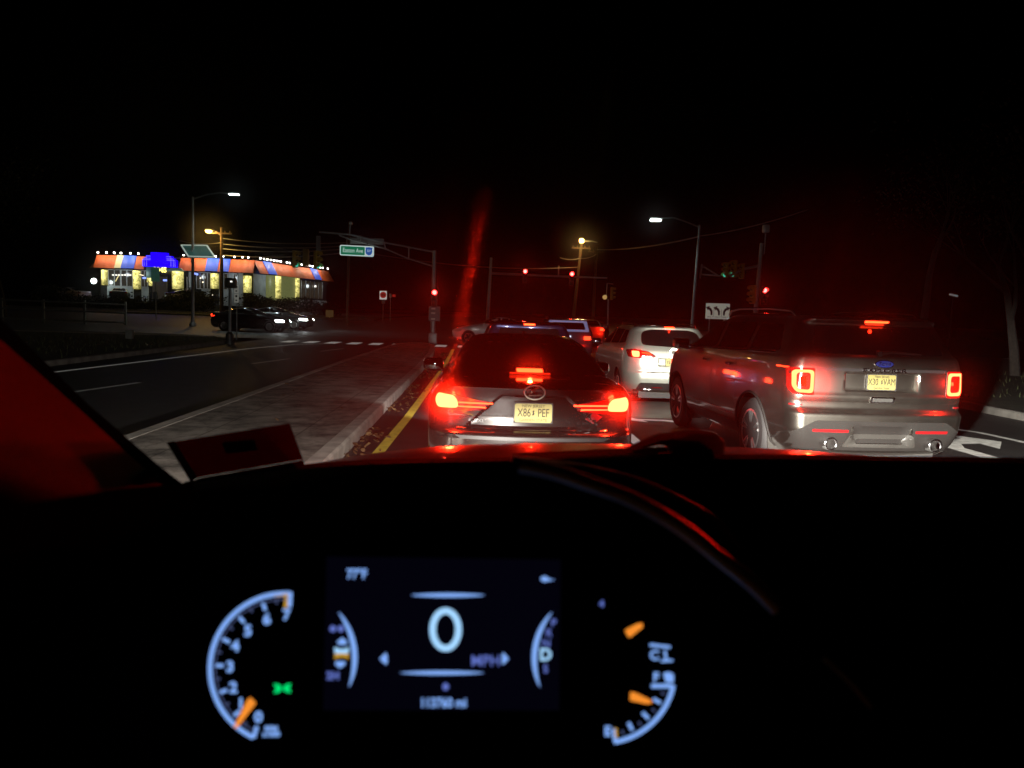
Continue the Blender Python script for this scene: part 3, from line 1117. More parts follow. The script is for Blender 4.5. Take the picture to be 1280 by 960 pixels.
# --- the pale crossover further up in the same lane
CRS = [(.28, .84, .25, 4.85, .35, .4), (.36, .92, .12, 4.95, .36, .4), (.50, .97, .03, 5.05, .36, .4), (.64, .99, .0, 5.08, .36, .4), (.76, 1.0, .0, 5.08, .36, .4), (.80, 1.0, .03, 5.07, .36, .4),
       (.92, 1.0, .06, 5.0, .36, .4), (1.10, .99, .05, 4.8, .36, .4), (1.22, .965, .075, 4.4, .34, .35), (1.30, .935, .12, 3.9, .33, .3), (1.34, .91, .16, 3.75, .32, .3), (1.5, .84, .34, 3.4, .3, .3),
       (1.62, .78, .50, 3.1, .28, .3), (1.67, .74, .50, 2.95, .28, .3), (1.705, .68, .50, 2.85, .28, .25), (1.735, .6, .68, 2.7, .25, .2), (1.755, .4, 1.1, 2.5, .15, .1)]


def bui_disp(x, z):
    d = .04 * smooth(0, .03, .34 - abs(x)) * smooth(.89, .93, z) * smooth(0, .03, 1.08 - z)
    d += .02 * (smooth(.772, .785, z) - smooth(.79, .80, z))
    return d


P_pale = paint('pale_champagne_paint', (.55, .56, .49), .4, .6)
sp = dict(levels=CRS, L=5.08, w=1.0, paint=P_pale, arches=[(1.1, .43), (4.0, .43)], wheel_r=.37, disp=bui_disp, dz=.022, res=(34, 14, 50, 8, 8), bow=.12, taper=.06, spokes=6)
BX, BY = 3.98, 15.6
root, body, bvh = make_car('crossover', 'pale silver crossover with rounded rear window and ring emblem', 'SUV', (BX + .07, BY, -.26), radians(-.3), sp)
buick = root
obj('rear_window', patch(bvh, rounded([(-.66, 1.33), (0, 1.30), (.66, 1.33), (.60, 1.60), (.4, 1.655), (-.4, 1.655), (-.60, 1.60)], .1), 'rear', .006, .02, .06), M['glass'], root)
for s in ('left', 'right'):
    obj('side_window', patch(bvh, rounded([(.75, 1.36), (1.35, 1.32), (1.35, 1.62), (.95, 1.62)], .05), s, .005, .02, .1), M['glass'], root)
    obj('side_window', patch(bvh, rounded([(1.42, 1.32), (2.34, 1.29), (2.34, 1.63), (1.42, 1.63)], .05), s, .005, .02, .1), M['glass'], root)
    obj('side_window', patch(bvh, rounded([(2.44, 1.285), (3.5, 1.26), (2.98, 1.60), (2.44, 1.63)], .05), s, .005, .02, .1), M['glass'], root)
    sx = -1 if s == 'left' else 1
    bm = B()
    tube(bm, [(sx * .66, .9, 1.70), (sx * .68, 1.05, 1.76), (sx * .69, 1.6, 1.785), (sx * .67, 2.3, 1.785), (sx * .63, 2.7, 1.72)], .016, 6)
    obj('roof_rail', bm, M['chrome'], root)
obj('windscreen', patch(bvh, rounded([(-.82, 1.3), (.82, 1.3), (.64, 1.6), (-.64, 1.6)], .05), 'front', .005, .02, .1), M['glass'], root)
for s in (-1, 1):
    f = (lambda p: p) if s > 0 else mir
    t = obj('taillight', patch(bvh, f(rounded([(.38, 1.08), (.56, 1.045), (.90, 1.07), (.93, 1.22), (.80, 1.245), (.52, 1.20), (.36, 1.11)], .03)), 'rear', .006, .02, .05), M['tail_lens'], root)
    obj('lamp', patch(bvh, f(rounded([(.70, 1.08), (.82, 1.08), (.84, 1.20), (.70, 1.20)], .03)), 'rear', .014, .012, .05), M['tail_hot'], t)
    obj('light_bar', patch(bvh, f(rounded([(.44, 1.12), (.66, 1.16), (.66, 1.185), (.52, 1.18)], .01)), 'rear', .014, .012, .05), M['tail_mid'], t)
    obj('clear_lens', patch(bvh, f(rounded([(.44, 1.09), (.66, 1.07), (.66, 1.105), (.46, 1.112)], .01)), 'rear', .014, .012, .05), M['clear_lens'], t)
    bm = B()
    box(bm, (s * .5, .12, .40), (.2, .08, .06), bev=.02)
    obj('exhaust_tip', bm, M['chrome'], root)
obj('brake_light', patch(bvh, rect(-.10, .10, 1.685, 1.71, .006), 'rear', .014, .012, .05), M['brake_hot'], root)
bm = B()
loc, _, _, _ = bvh.ray_cast(Vector((0, -2, 1.19)), Vector((0, 1, 0)))
tube(bm, [(.075 * cos(a * pi / 12), loc.y - .01, 1.19 + .075 * sin(a * pi / 12)) for a in range(25)], .008, 6, False)
for k in (-1, 0, 1):
    tube(bm, [(-.035 + k * .03, loc.y - .01, 1.165 - .01 * k), (.02 + k * .03, loc.y - .01, 1.215 - .01 * k)], .007, 5)
obj('emblem', bm, M['chrome'], root)
number_plate(root, .075, .985, '', '', '')
loc, _, _, _ = bvh.ray_cast(Vector((0, -2, 1.34)), Vector((0, 1, 0)))
bm = B()
tube(bm, [(0, loc.y - .03, 1.335), (.1, loc.y - .03, 1.36), (.45, loc.y - .0, 1.35)], [.022, .018, .01], 6)
obj('rear_wiper', bm, M['greyplast'], root)
obj('bumper_cladding', patch(bvh, rounded([(-.74, .36), (.74, .36), (.68, .55), (-.68, .55)], .05), 'rear', .008, .02, .06), M['plastic'], root)
obj('bumper_trim', patch(bvh, rect(-.78, .78, .36, .40, .012), 'rear', .02, .02, .06), M['chrome'], root)
obj('reflector', patch(bvh, rect(-.42, -.22, .445, .465, .006), 'rear', .016, .01, .04), M['reflector'], root)
obj('shut_line', patch(bvh, rect(-.72, .72, .772, .782, .003), 'rear', .004, .004, .06), M['sig_dark'], root)
mirror_part(root, -.98, 3.5, 1.26, P_dark, -1)
mirror_part(root, .98, 3.5, 1.26, P_dark, 1)
glow(root, (-.78, .06, 1.14), 9, RED, .02)
glow(root, (.78, .06, 1.14), 7, RED, .02)
glow(root, (0, .46, 1.70), 2, RED, .02)


# --- the smaller, farther cars
def small_car(name, label, cat, loc, yaw, kind, pm, scale=1., lamps='', tail=None, tailpow=0, group=None, headpow=0, brake=None):
    lv = SED if kind == 'sedan' else CRS if kind == 'round' else SUV
    Lc = 4.66 if kind == 'sedan' else 5.0
    sp = dict(levels=lv, L=Lc, w=.9 if kind == 'sedan' else 1.0, paint=pm, arches=[(.98, .37), (3.78, .37)] if kind == 'sedan' else [(1.06, .44), (3.95, .44)],
              wheel_r=.33 if kind == 'sedan' else .385, dz=.05, res=(12, 6, 36, 6, 8), bow=.1, detail=True)
    root, body, bvh = make_car(name, label, cat, loc, yaw, sp, group)
    root.scale = (scale,) * 3
    sd = kind == 'sedan'
    rwp = [(-.62, 1.125), (.62, 1.125), (.49, 1.38), (-.49, 1.38)] if sd else [(-.66, 1.34), (.66, 1.34), (.58, 1.62), (-.58, 1.62)]
    obj('rear_window', patch(bvh, rounded(rwp, .05), 'rear', .01, .02, .1), M['glass'], root)
    fp = [(-.62, 1.1), (.62, 1.1), (.49, 1.36), (-.49, 1.36)] if sd else [(-.8, 1.3), (.8, 1.3), (.64, 1.6), (-.64, 1.6)]
    obj('windscreen', patch(bvh, rounded(fp, .05), 'front', .01, .02, .1), M['glass'], root)
    for s in ('left', 'right'):
        qs = ([(1.2, 1.1), (2.05, 1.08), (2.05, 1.36), (1.62, 1.36)], [(2.12, 1.08), (3.0, 1.06), (2.5, 1.34), (2.12, 1.36)]) if sd else \
             ([(.75, 1.35), (1.35, 1.33), (1.35, 1.62), (.9, 1.62)], [(1.42, 1.32), (2.34, 1.3), (2.34, 1.62), (1.42, 1.62)], [(2.44, 1.29), (3.45, 1.27), (2.98, 1.58), (2.44, 1.62)])
        for q in qs:
            obj('side_window', patch(bvh, rounded(q, .04), s, .01, .02, .2), M['glass'], root)
    for s in (-1, 1):
        f = (lambda p: p) if s > 0 else mir
        zt = .93 if sd else 1.05
        obj('taillight', patch(bvh, f(rect(.6, .86, zt - .07, zt + .07, .03)), 'rear', .01, .02, .08), tail or M['tail_lens'], root)
        zh = .68 if sd else .9
        obj('headlight', patch(bvh, f(rect(.55, .84, zh - .06, zh + .06, .03)), 'front', .01, .02, .08), M['head_hot'] if 'H' in lamps else M['clear_lens'], root)
        if headpow:
            light('lamp_light', 'SPOT', (s * .68, Lc + .05, zh), headpow, (.9, 1, .97), root, .06, spot_size=radians(75), spot_blend=.8, aim=(0, 1, -.12))
        if tailpow:
            glow(root, (s * .72, -.15, zt), tailpow)
    if brake:
        zb = 1.14 if sd else 1.69
        obj('brake_light', patch(bvh, rect(-.11, .11, zb - .012, zb + .012, .004), 'rear', .03, .02, .06), brake, root)
    mirror_part(root, -.9 if sd else -.98, 3.0 if sd else 3.42, 1.0 if sd else 1.25, pm, -1, False)
    mirror_part(root, .9 if sd else .98, 3.0 if sd else 3.42, 1.0 if sd else 1.25, pm, 1, False)
    return root, bvh


P_navy = paint('navy_paint', (.02, .022, .06), .3)
P_blue_white = paint('pale_blue_paint', (.20, .22, .32), .35, .4)
P_white = paint('white_paint_car', (.7, .7, .68), .35, .0)
P_black = paint('black_paint', (.016, .016, .018), .25, .3)
P_gunmetal = paint('gunmetal_paint', (.06, .065, .065), .3)

r4, b4 = small_car('suv', 'dark blue SUV waiting in front of the dark grey sedan, mostly hidden', 'SUV', (.86, 12.9, 0), 0, 'suv', P_navy, .86, tail=M['tail_hot'], tailpow=8, headpow=90, brake=M['brake_hot'])
r5, b5 = small_car('suv', 'pale blue SUV with bright rear window frame, far up the lane', 'SUV', (3.35, 28.5, -.26), 0, 'suv', P_blue_white, 1.0, tail=M['tail_mid'], tailpow=3)
bm = patch(b5, rounded([(-.80, 1.28), (.80, 1.28), (.72, 1.69), (-.72, 1.69)], .06), 'rear', .012, .02, .1, hole=rounded([(-.66, 1.36), (.66, 1.36), (.60, 1.62), (-.60, 1.62)], .05))
obj('window_frame', bm, mat('lit_blue_frame', (.5, .55, .75), .4, emit=(.35, .42, .8), es=.25), r5)  # frame glows to imitate light falling on the rear of the SUV
bm = B()
for sx in (-1, 1):
    tube(bm, [(sx * .66, .6, 1.74), (sx * .68, .8, 1.81), (sx * .68, 2.3, 1.81), (sx * .64, 2.6, 1.74)], .02, 6)
obj('roof_rail', bm, M['chrome'], r5)
bm = B()
box(bm, (-.06, .04, 1.1), (.08, .02, .06), bev=.01)
box(bm, (.06, .04, 1.1), (.08, .02, .06), bev=.01)
obj('plate_lamp', bm, emis('plate_lamp_white', (.8, .85, 1), 1.5), r5)
small_car('sedan', 'white sedan with red tail lamps far ahead, left of the pale crossover', 'car', (5.75, 40, h(5.7, 40)), radians(-6), 'sedan', P_white, 1., tail=M['tail_mid'], tailpow=10)
small_car('sedan', 'black sedan far ahead, just left of the pale crossover roof', 'car', (7.4, 46, h(7, 46)), radians(35), 'sedan', P_black, 1., lamps='H')
small_car('sedan', 'white sedan crossing the junction, half hidden behind the dark sedan', 'car', (3.2, 40.5, h(0, 40)), radians(91), 'sedan', P_white, 1., lamps='', headpow=0)
P1 = atY(278, 411, 47.5)
small_car('sedan', 'black sedan crossing from the left, nearer of two with lit headlamps', 'car', (P1.x - .45, 47.5, h(-15, 47)), radians(-97), 'sedan', P_black, 1.0, lamps='H', tail=M['tail_mid'], headpow=60)
P1 = atY(300, 409, 51)
small_car('sedan', 'dark grey sedan crossing behind the black one, headlamps lit', 'car', (P1.x + .25, 51, h(-15, 51)), radians(-99), 'sedan', P_gunmetal, 1.0, lamps='H', headpow=90)
for (u, lab, pm, yw, k) in ((108, 'white car parked at the left end of the diner lot', P_white, 70, 'sedan'), (148, 'grey car parked below the diner left window', P_gunmetal, 20, 'sedan'),
                            (205, 'pale car parked before the diner entrance', P_blue_white, -60, 'sedan')):
    p = atY(u, 372, 80)
    small_car('parked_car', lab, 'car', (p.x, 80, h(p.x, 80) + .11 + (.7 if u != 108 else .55)), radians(yw), k, pm, 1., group='cars parked in front of the diner')
struct('lot_bank', poly_slab(B(), [(-62, 77.5), (-28, 77.5), (-28, 84.2), (-62, 84.2)], .0, .80, 4), M['dirt'])


# ------------------------------------------------------------------ street furniture
def v3(p, dz=0):
    return Vector((p.x, p.y, p.z + dz))


def gz(p):
    return Vector((p.x, p.y, h(p.x, p.y)))


def pole_bm(bm, base, top, r0, r1, seg=10):
    tube(bm, [base, base.lerp(top, .5), top], [r0, (r0 + r1) / 2, r1], seg)
    return bm


def base_plate(root_loc, r=.2, hh=.12):
    bm = B()
    lathe(bm, [(r, 0), (r, hh * .5), (r * .8, hh), (0, hh)], 'Z', 12)
    return bm


def traffic_light(label, loc, face, lit, yellow=True, group='traffic lights of the junction', litmat=None, size=1., ped=False):
    """a three-lamp head; face is its heading (0 faces the camera, -Y)"""
    t = thing('traffic_light', label, 'traffic light', loc, face, group)
    hs = B()
    box(hs, (0, .11 * size, 0), (.34 * size, .2 * size, 1.02 * size), bev=.03)
    obj('housing', hs, M['sig_yellow'] if yellow else M['sig_dark'], t)
    for k, z in enumerate((.33, 0, -.33)):
        z *= size
        on = lit == k
        m = (M['red_sig'] if k == 0 else M['green_sig']) if on else M['lens_off']
        obj('lens', lathe(B(), [(0, -.03), (.09 * size, -.02), (.13 * size, .01)], 'Y', 18, (0, 0, z)), m, t)
        vz = B()
        n = 14
        r = .145 * size
        prev = None
        for i in range(n + 1):
            a = radians(-25 + 230 * i / n)
            q = [vz.verts.new((r * cos(a), -(.20 if 0 < i < n else .08) * size, z + r * sin(a))), vz.verts.new((r * cos(a), .015, z + r * sin(a)))]
            if prev:
                vz.faces.new((prev[0], q[0], q[1], prev[1]))
            prev = q
        obj('visor', vz, M['sig_yellow'] if yellow else M['sig_dark'], t)
    if lit == 0:
        light('lamp_light', 'SPOT', (0, -.06, .33 * size), 70, (1, .03, .015), t, .12, spot_size=radians(110), spot_blend=.8, aim=(0, -1, -.12))
    return t


# -- left: street lamp with a solar panel on its column
bp = gz(atY(241, 410, 51.3))
lamp = thing('street_lamp', 'tall grey street lamp left of the road with solar panel', 'street lamp', bp)
top = atY(241, 246, 51.3) - bp
obj('pole', pole_bm(B(), Vector((0, 0, 0)), top, .12, .07), M['galv'], lamp)
obj('base', base_plate(bp, .22, .25), M['galv'], lamp)
e = atY(287, 242, 51.0) - bp
arm_pts = [top + Vector((0, 0, -.15)), top + Vector((.9, 0, .18)), top.lerp(e, .75) + Vector((0, 0, .12)), e]
obj('arm', tube(B(), arm_pts, .045, 8), M['galv'], lamp)
bm = B()
box(bm, e + Vector((.25, 0, .04)), (.8, .32, .12), bev=.05)
lh = obj('lamp_head', bm, M['galv'], lamp)
obj('lamp_panel', box(B(), e + Vector((.28, 0, -.045)), (.62, .26, .05), bev=.02), M['led_white'], lh)
light('lamp_light', 'SPOT', e + Vector((.28, 0, -.12)), 500, (.85, 1, .95), lamp, .2, spot_size=radians(140), spot_blend=.7, aim=(0, 0, -1))
c = atY(246, 314, 51.0)
sp_ = thing('solar_panel', 'tilted solar panel clamped to the left street lamp column', 'solar panel', c)
cs = [atY(235.5, 320.5, 50.5) - c, atY(268.5, 321.5, 50.5) - c, atY(258.5, 307, 51.7) - c, atY(226.5, 306.5, 51.7) - c]
bm = B()
prism(bm, cs, (0, .03, -.05))
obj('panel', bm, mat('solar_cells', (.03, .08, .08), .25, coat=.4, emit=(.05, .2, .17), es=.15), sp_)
bm = B()
for a, b in zip(cs, cs[1:] + cs[:1]):
    tube(bm, [a, b], .055, 6)
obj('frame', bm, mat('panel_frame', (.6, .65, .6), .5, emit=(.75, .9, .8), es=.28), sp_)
obj('bracket', box(B(), (-.35, .18, -.35), (.14, .3, .8), bev=.02), M['galv'], sp_)


# -- utility poles
def util_pole(label, u0, v0, u1, v1, Y, r=.15, arms=1):
    b, t = gz(atY(u0, v0, Y)), atY(u1, v1, Y)
    root = thing('utility_pole', label, 'utility pole', b)
    obj('pole', pole_bm(B(), Vector(), t - b, r, r * .7, 12), M['wood'], root)
    bm = B()
    d = t - b
    for k in range(arms):
        q = d * (.93 - .09 * k)
        box(bm, q + Vector((0, -.14, 0)), (1.8 - .5 * k, .1, .12))
        for x in (-.75, -.35, .35, .75):
            lathe(bm, [(.03, 0), (.05, .06), (.03, .16), (0, .18)], 'Z', 8, q + Vector((x * (1 - .28 * k), -.14, .06)))
    obj('cross_arm', bm, M['wood'], root)
    return root, b, t


up1, b1, t1 = util_pole('wooden utility pole with amber lamp in front of the diner', 277, 396, 277, 284, 67.5, .17, 0 or 1)
e = atY(262, 289, 67.0) - b1
tt = t1 - b1
obj('lamp_arm', tube(B(), [tt * .9, tt * .94 + Vector((-.5, -.2, .1)), e + Vector((.35, 0, .1))], .04, 8), M['galv'], up1)
lh = obj('lamp_head', box(B(), e + Vector((0, 0, .12)), (.75, .35, .16), bev=.06), M['galv'], up1)
bm = B()
lathe(bm, [(0, -.24), (.16, -.2), (.26, -.08), (.28, 0)], 'Z', 16, e + Vector((-.05, -.05, .06)))
obj('lamp_bowl', bm, M['sodium'], lh)
light('lamp_light', 'POINT', e + Vector((-.05, -.1, -.3)), 380, (1, .55, .12), up1, .2)

up2, b2, t2 = util_pole('wooden utility pole with round amber lamp beyond the junction', 716, 402, 727, 303, 71, .17, 1)
e = atY(727, 301, 70) - b2
lh = obj('lamp_head', tube(B(), [e + Vector((.1, .1, .0)), e + Vector((.9, .1, .02)), e + Vector((1.5, .2, -.08))], [.1, .06, .04], 8), M['galv'], up2)
obj('lamp_bowl', lathe(B(), [(0, -.22), (.17, -.16), (.22, 0), (.17, .16), (0, .22)], 'Z', 16, e), M['sodium'], lh)
light('lamp_light', 'POINT', e + Vector((0, -.4, -.3)), 260, (1, .6, .18), up2, .2)
up3, b3, t3 = util_pole('bare wooden utility pole right of the amber lamp pole', 741, 402, 746, 308, 82, .17, 1)
up4, b4_, t4 = util_pole('thin dark utility pole standing behind the green street sign', 434, 404, 437, 281, 58, .12, 0)


def cable(label, pts, sag=.4, r=.02):
    out = []
    for a, b in zip(pts[:-1], pts[1:]):
        for i in range(9):
            t = i / 8
            p = a.lerp(b, t)
            p.z -= sag * 4 * t * (1 - t)
            if not out or (p - out[-1]).length > 1e-4:
                out.append(p)
    o = obj('overhead_cable', tube(B(), out, r, 5), M['galv'], None)
    tag(o, label, 'cable', 'overhead cables')


cable('thick overhead cable from bare pole to right street lamp', [atY(746, 312, 82), atY(873, 296, 55.2)], .3, .045)
cable('overhead cable rising from right street lamp out of frame', [atY(875, 295, 55), atY(1010, 262, 45)], .2, .025)
for i, (dv, lab) in enumerate(((0, 'topmost overhead cable right of the diner lamp pole'), (7, 'second overhead cable right of the diner lamp pole'), (13, 'third overhead cable right of the diner lamp pole'),
                               (21, 'lowest overhead cable right of the diner lamp pole'))):
    cable(lab, [atY(278, 298 + dv, 67.5), atY(436, 303 + dv * .6, 58.2)], .25, .03)
cable('overhead cable crossing behind the red signals', [atY(437, 312, 58), atY(722, 334, 71)], .6, .025)
cable('overhead cable between the two wooden poles', [atY(700, 322, 71), atY(724, 323, 70.9), atY(745, 318, 82)], .15, .04)
cable('overhead cable running left from the diner lamp pole', [atY(278, 303, 67.4), atY(225, 301, 72)], .2, .03)

# -- left signal pole with truss arm
Yp = 37.8
b = gz(atY(541, 430, Yp))
sig = thing('signal_pole', 'galvanised signal pole on the median end with truss arm', 'signal pole', b)
t = atY(543, 313, Yp) - b
obj('pole', pole_bm(B(), Vector(), t, .12, .09), M['galv'], sig)
obj('base', box(B(), (0, 0, .28), (.42, .42, .56), bev=.05), M['galv'], sig)
bm = B()
up_ = [atY(543, 315, Yp), atY(480, 303, Yp + .1), atY(437, 293, Yp + .2), atY(399, 290, Yp + .3)]
lo_ = [atY(542, 333, Yp), atY(510, 323, Yp), atY(482, 311, Yp + .1), atY(440, 300, Yp + .2), atY(424, 294, Yp + .25)]
tube(bm, [p - b for p in up_], .045, 8)
tube(bm, [p - b for p in lo_], .04, 8)
obj('truss_arm', bm, M['galv'], sig)
for (ua, va, ub, vb) in ((511, 309, 511, 323), (480, 303, 482, 311), (447, 296, 449, 302)):
    obj('strut', tube(B(), [atY(ua, va, Yp) - b, atY(ub, vb, Yp) - b], .03, 6), M['galv'], sig)
bm = B()
tube(bm, [atY(437, 294, Yp + .2) - b, atY(438, 280, Yp + .2) - b], .035, 6)
box(bm, atY(438.5, 279, Yp + .2) - b, (.16, .3, .14), bev=.03)
obj('camera_mast', bm, M['galv'], sig)
c = atY(459, 301.5, Yp + .35)
bs = thing('sign_panel', 'plain grey sign panel seen from behind on the truss arm', 'sign', c)
obj('panel', box(B(), (0, 0, 0), (1.65, .03, .3), bev=.004), M['sign_grey'], bs)
obj('bracket', box(B(), (-.3, -.1, .1), (.06, .2, .3)), M['galv'], bs)
# street name sign
c = atY(446, 313.5, Yp - .25)
sn = thing('street_name_sign', 'green Easton Ave street name sign hanging from the truss arm', 'street sign', c, 0)
R2 = Matrix.Rotation(radians(.8), 4, 'Y')
obj('border', place(prism(B(), [(p[0], .02, p[1]) for p in rect(-.82, .82, -.25, .25, .08)], (0, .02, 0)), R2), M['sign_letter'], sn)
obj('panel', place(prism(B(), [(p[0], .01, p[1]) for p in rect(-.77, .38, -.2, .2, .05)], (0, .009, 0)), R2), M['sign_green'], sn)
bm = text_bm('Easton Ave', .30, .002, scale_x=.72)
obj('lettering', place(bm, R2 @ Matrix.Translation((-.19, .004, .0)) @ FACE), M['sign_letter'], sn, 0)
sh = [(0, -.2), (.12, -.14), (.17, -.02), (.15, .1), (.17, .18), (0, .2), (-.17, .18), (-.15, .1), (-.17, -.02), (-.12, -.14)]
rs = obj('route_shield', place(prism(B(), [(.58 + a, .008, q) for a, q in sh], (0, .01, 0)), R2), M['sign_blue'], sn)
obj('lettering', place(text_bm('527', .15, .002, scale_x=.8), R2 @ Matrix.Translation((.58, .003, .02)) @ FACE), M['sign_letter'], rs, 0)
obj('hanger', tube(tube(B(), [(-.5, .03, .25), (-.5, .1, .62)], .02, 5), [(.5, .03, .25), (.5, .1, .5)], .02, 5), M['galv'], sn)

traffic_light('traffic light showing red on the median pole', atY(543, 371.5, Yp - .22) - Vector((0, 0, .05)), 0, 0, False, size=.85)
c = atY(543, 392, Yp - .16)
pd = thing('pedestrian_sign', 'grey square sign below the red light on the median pole', 'sign', c)
obj('panel', box(B(), (0, 0, 0), (.56, .04, .72), bev=.01), M['sign_grey'], pd)
bm = B()
for z in (.24, .02, -.26):
    box(bm, (-.06, -.025, z), (.2, .01, .08), bev=.003)
obj('symbol', bm, M['sign_white'], pd)

traffic_light('traffic light seen from the side, left one of two far left', atY(371, 324, 47), radians(60), 2, True)
traffic_light('traffic light hung from the truss arm tip, lit green', atY(398, 325, 43), radians(62), 2, True)
traffic_light('dark traffic light left of the truss arm tip', atY(383, 322, 47), radians(180), None, True)
c = atY(398, 304, 43)
o = obj('sign_panel', box(B(), (c.x, c.y, c.z), (.25, .05, .8), bev=.01), M['sign_grey'], None)
tag(o, 'narrow grey panel above the green light at the truss tip', 'sign')

# do not enter sign beyond the junction
c = atY(479, 369, 66.8)
b = gz(c)
dn = thing('road_sign', 'white square sign with red disc beyond the junction', 'road sign', b)
q = c - b
obj('post', tube(B(), [(0, .05, 0), (0, .05, q.z + .3)], .035, 6), M['galv'], dn)
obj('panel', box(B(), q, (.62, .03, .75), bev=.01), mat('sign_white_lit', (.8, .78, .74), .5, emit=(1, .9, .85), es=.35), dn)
bm = lathe(B(), [(0, -.02), (.27, -.02), (.27, .0)], 'Y', 24, q + Vector((0, -.02, .02)))
dk = obj('disc', bm, M['sign_red'], dn)
obj('bar', box(B(), q + Vector((0, -.045, .02)), (.36, .008, .09)), M['sign_white'], dk)
obj('lower_panel', box(B(), q + Vector((.02, -.0, -.58)), (.3, .03, .3), bev=.01), M['sign_white'], dn)
c = atY(488, 369.5, 66.9)
b = gz(c)
dn = thing('road_sign', 'small red and white sign beside the red disc sign', 'road sign', b)
q = c - b
obj('post', tube(B(), [(0, .05, 0), (0, .05, q.z + .2)], .03, 6), M['galv'], dn)
obj('panel', box(B(), q, (.2, .03, .35), bev=.01), M['sign_white'], dn)
obj('arrow', box(B(), q + Vector((.3, 0, 0)), (.3, .03, .22), bev=.01), M['sign_red'], dn)
c = atY(412, 392, 67)
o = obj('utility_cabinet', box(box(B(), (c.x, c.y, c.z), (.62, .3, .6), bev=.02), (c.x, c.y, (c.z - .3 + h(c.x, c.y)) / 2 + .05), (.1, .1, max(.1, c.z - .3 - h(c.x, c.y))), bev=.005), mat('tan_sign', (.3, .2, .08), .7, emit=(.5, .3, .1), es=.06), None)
tag(o, 'small tan board on a post across the junction', 'board')

# far mast with two red lights
b = gz(atY(609, 414, 62))
fm = thing('signal_pole', 'far signal pole with straight arm carrying two red lights', 'signal pole', b)
t = atY(614, 322, 62) - b
obj('pole', pole_bm(B(), Vector(), t, .16, .1), M['galv'], fm)
obj('base', base_plate(b, .26, .2), M['galv'], fm)
obj('mast_arm', tube(B(), [atY(613, 341.5, 62) - b, atY(700, 345.5, 61.8) - b, atY(759, 347.5, 61.6) - b], [.1, .08, .06], 8), M['galv'], fm)
obj('camera_mast', tube(B(), [atY(698, 345, 61.8) - b, atY(698.5, 332, 61.8) - b], .05, 6), M['galv'], fm)
traffic_light('traffic light showing red, left one on the far arm', atY(656.5, 343, 61.4) + Vector((0, 0, -.12)), 0, 0, False, size=1.1)
traffic_light('traffic light showing red, right one on the far arm', atY(714.8, 346.6, 61.4) + Vector((0, 0, -.1)), 0, 0, False, size=1.1)

# pedestal signal by the wooden poles
b = gz(atY(760, 408, 48))
ps = thing('signal_pole', 'short steel post holding a yellow signal head', 'signal pole', b)
t = atY(760.5, 374, 48) - b
obj('pole', pole_bm(B(), Vector(), t, .06, .05), M['galv'], ps)
obj('bracket', tube(B(), [t + Vector((-.15, 0, 0)), t + Vector((-.12, 0, 1.0)), t + Vector((.25, 0, .95))], .03, 6), M['galv'], ps)
traffic_light('yellow traffic light facing right on the short steel post', atY(766.5, 367, 48), radians(75), None, True, size=.8)
bm = lathe(B(), [(0, -.05), (.13, -.05), (.15, 0), (.12, .12), (0, .14)], 'Y', 16, atY(756, 371.5, 47.8))
o = obj('warning_lamp', bm, mat('amber_lamp_housing', (.5, .36, .15), .5, emit=(1, .6, .2), es=.35), None)
tag(o, 'round amber lamp left of the yellow head on the short post', 'lamp')

# right street lamp
YL = 55
b = gz(atY(865, 408, YL))
rl = thing('street_lamp', 'grey street lamp at the right with long curved arm', 'street lamp', b)
t = atY(874.5, 281, YL) - b
obj('pole', pole_bm(B(), Vector(), t, .15, .08), M['galv'], rl)
obj('base', base_plate(b, .25, .25), M['galv'], rl)
e = atY(829, 272.5, YL - .3) - b
obj('arm', tube(B(), [atY(874, 284, YL) - b, atY(857, 277, YL - .1) - b, atY(842, 272, YL - .2) - b, e], .05, 8), M['galv'], rl)
lh = obj('lamp_head', box(B(), e + Vector((-.5, 0, -.02)), (1.0, .35, .12), bev=.05), M['galv'], rl)
obj('lamp_panel', box(B(), atY(819.5, 275.5, YL - .4) - b, (.75, .28, .1), bev=.04), M['led_white'], lh)
light('lamp_light', 'SPOT', atY(819.5, 277, YL - .4) - b, 500, (.85, 1, .95), rl, .2, spot_size=radians(140), spot_blend=.7, aim=(0, 0, -1))
obj('bracket', tube(tube(tube(B(), [atY(877.5, 330, YL) - b, atY(875, 348, YL) - b], .07, 6), [atY(877, 332, YL) - b, atY(897, 344, YL) - b], .06, 6), [atY(876, 343, YL) - b, atY(900, 345, YL) - b], .06, 6), M['galv'], rl)
# right signal pole
YR = 40
b = gz(atY(942, 412, YR))
rp = thing('signal_pole', 'right hand signal pole with short arm and boxed sensor on top', 'signal pole', b)
t = atY(952, 304, YR) - b
obj('pole', pole_bm(B(), Vector(), t, .13, .1), M['galv'], rp)
obj('base', base_plate(b, .25, .2), M['galv'], rp)
obj('mast_arm', tube(B(), [atY(950, 332, YR) - b, atY(930, 336, YR + .2) - b, atY(912, 345, YR + .3) - b], .08, 8), M['galv'], rp)
obj('sensor_mast', tube(B(), [atY(955, 318, YR - .1) - b, atY(957, 292, YR - .1) - b], .035, 6), M['galv'], rp)
obj('sensor_box', box(B(), atY(957.5, 286, YR - .1) - b, (.34, .3, .42), bev=.06), M['galv'], rp)
traffic_light('traffic light left of three on the right arm, lit green', atY(906, 337.5, YR + .3), radians(-62), 2, True, size=.8)
traffic_light('traffic light middle of three on the right arm, lit green', atY(916, 336, YR + .3), radians(-58), 2, True, size=.9)
traffic_light('unlit traffic light next to the right signal pole arm', atY(926, 339, YR + .2), radians(-60), None, True, size=.8)
traffic_light('yellow traffic light seen from the side on the right pole', atY(939, 368, YR - .2), radians(-70), None, True, size=.95)
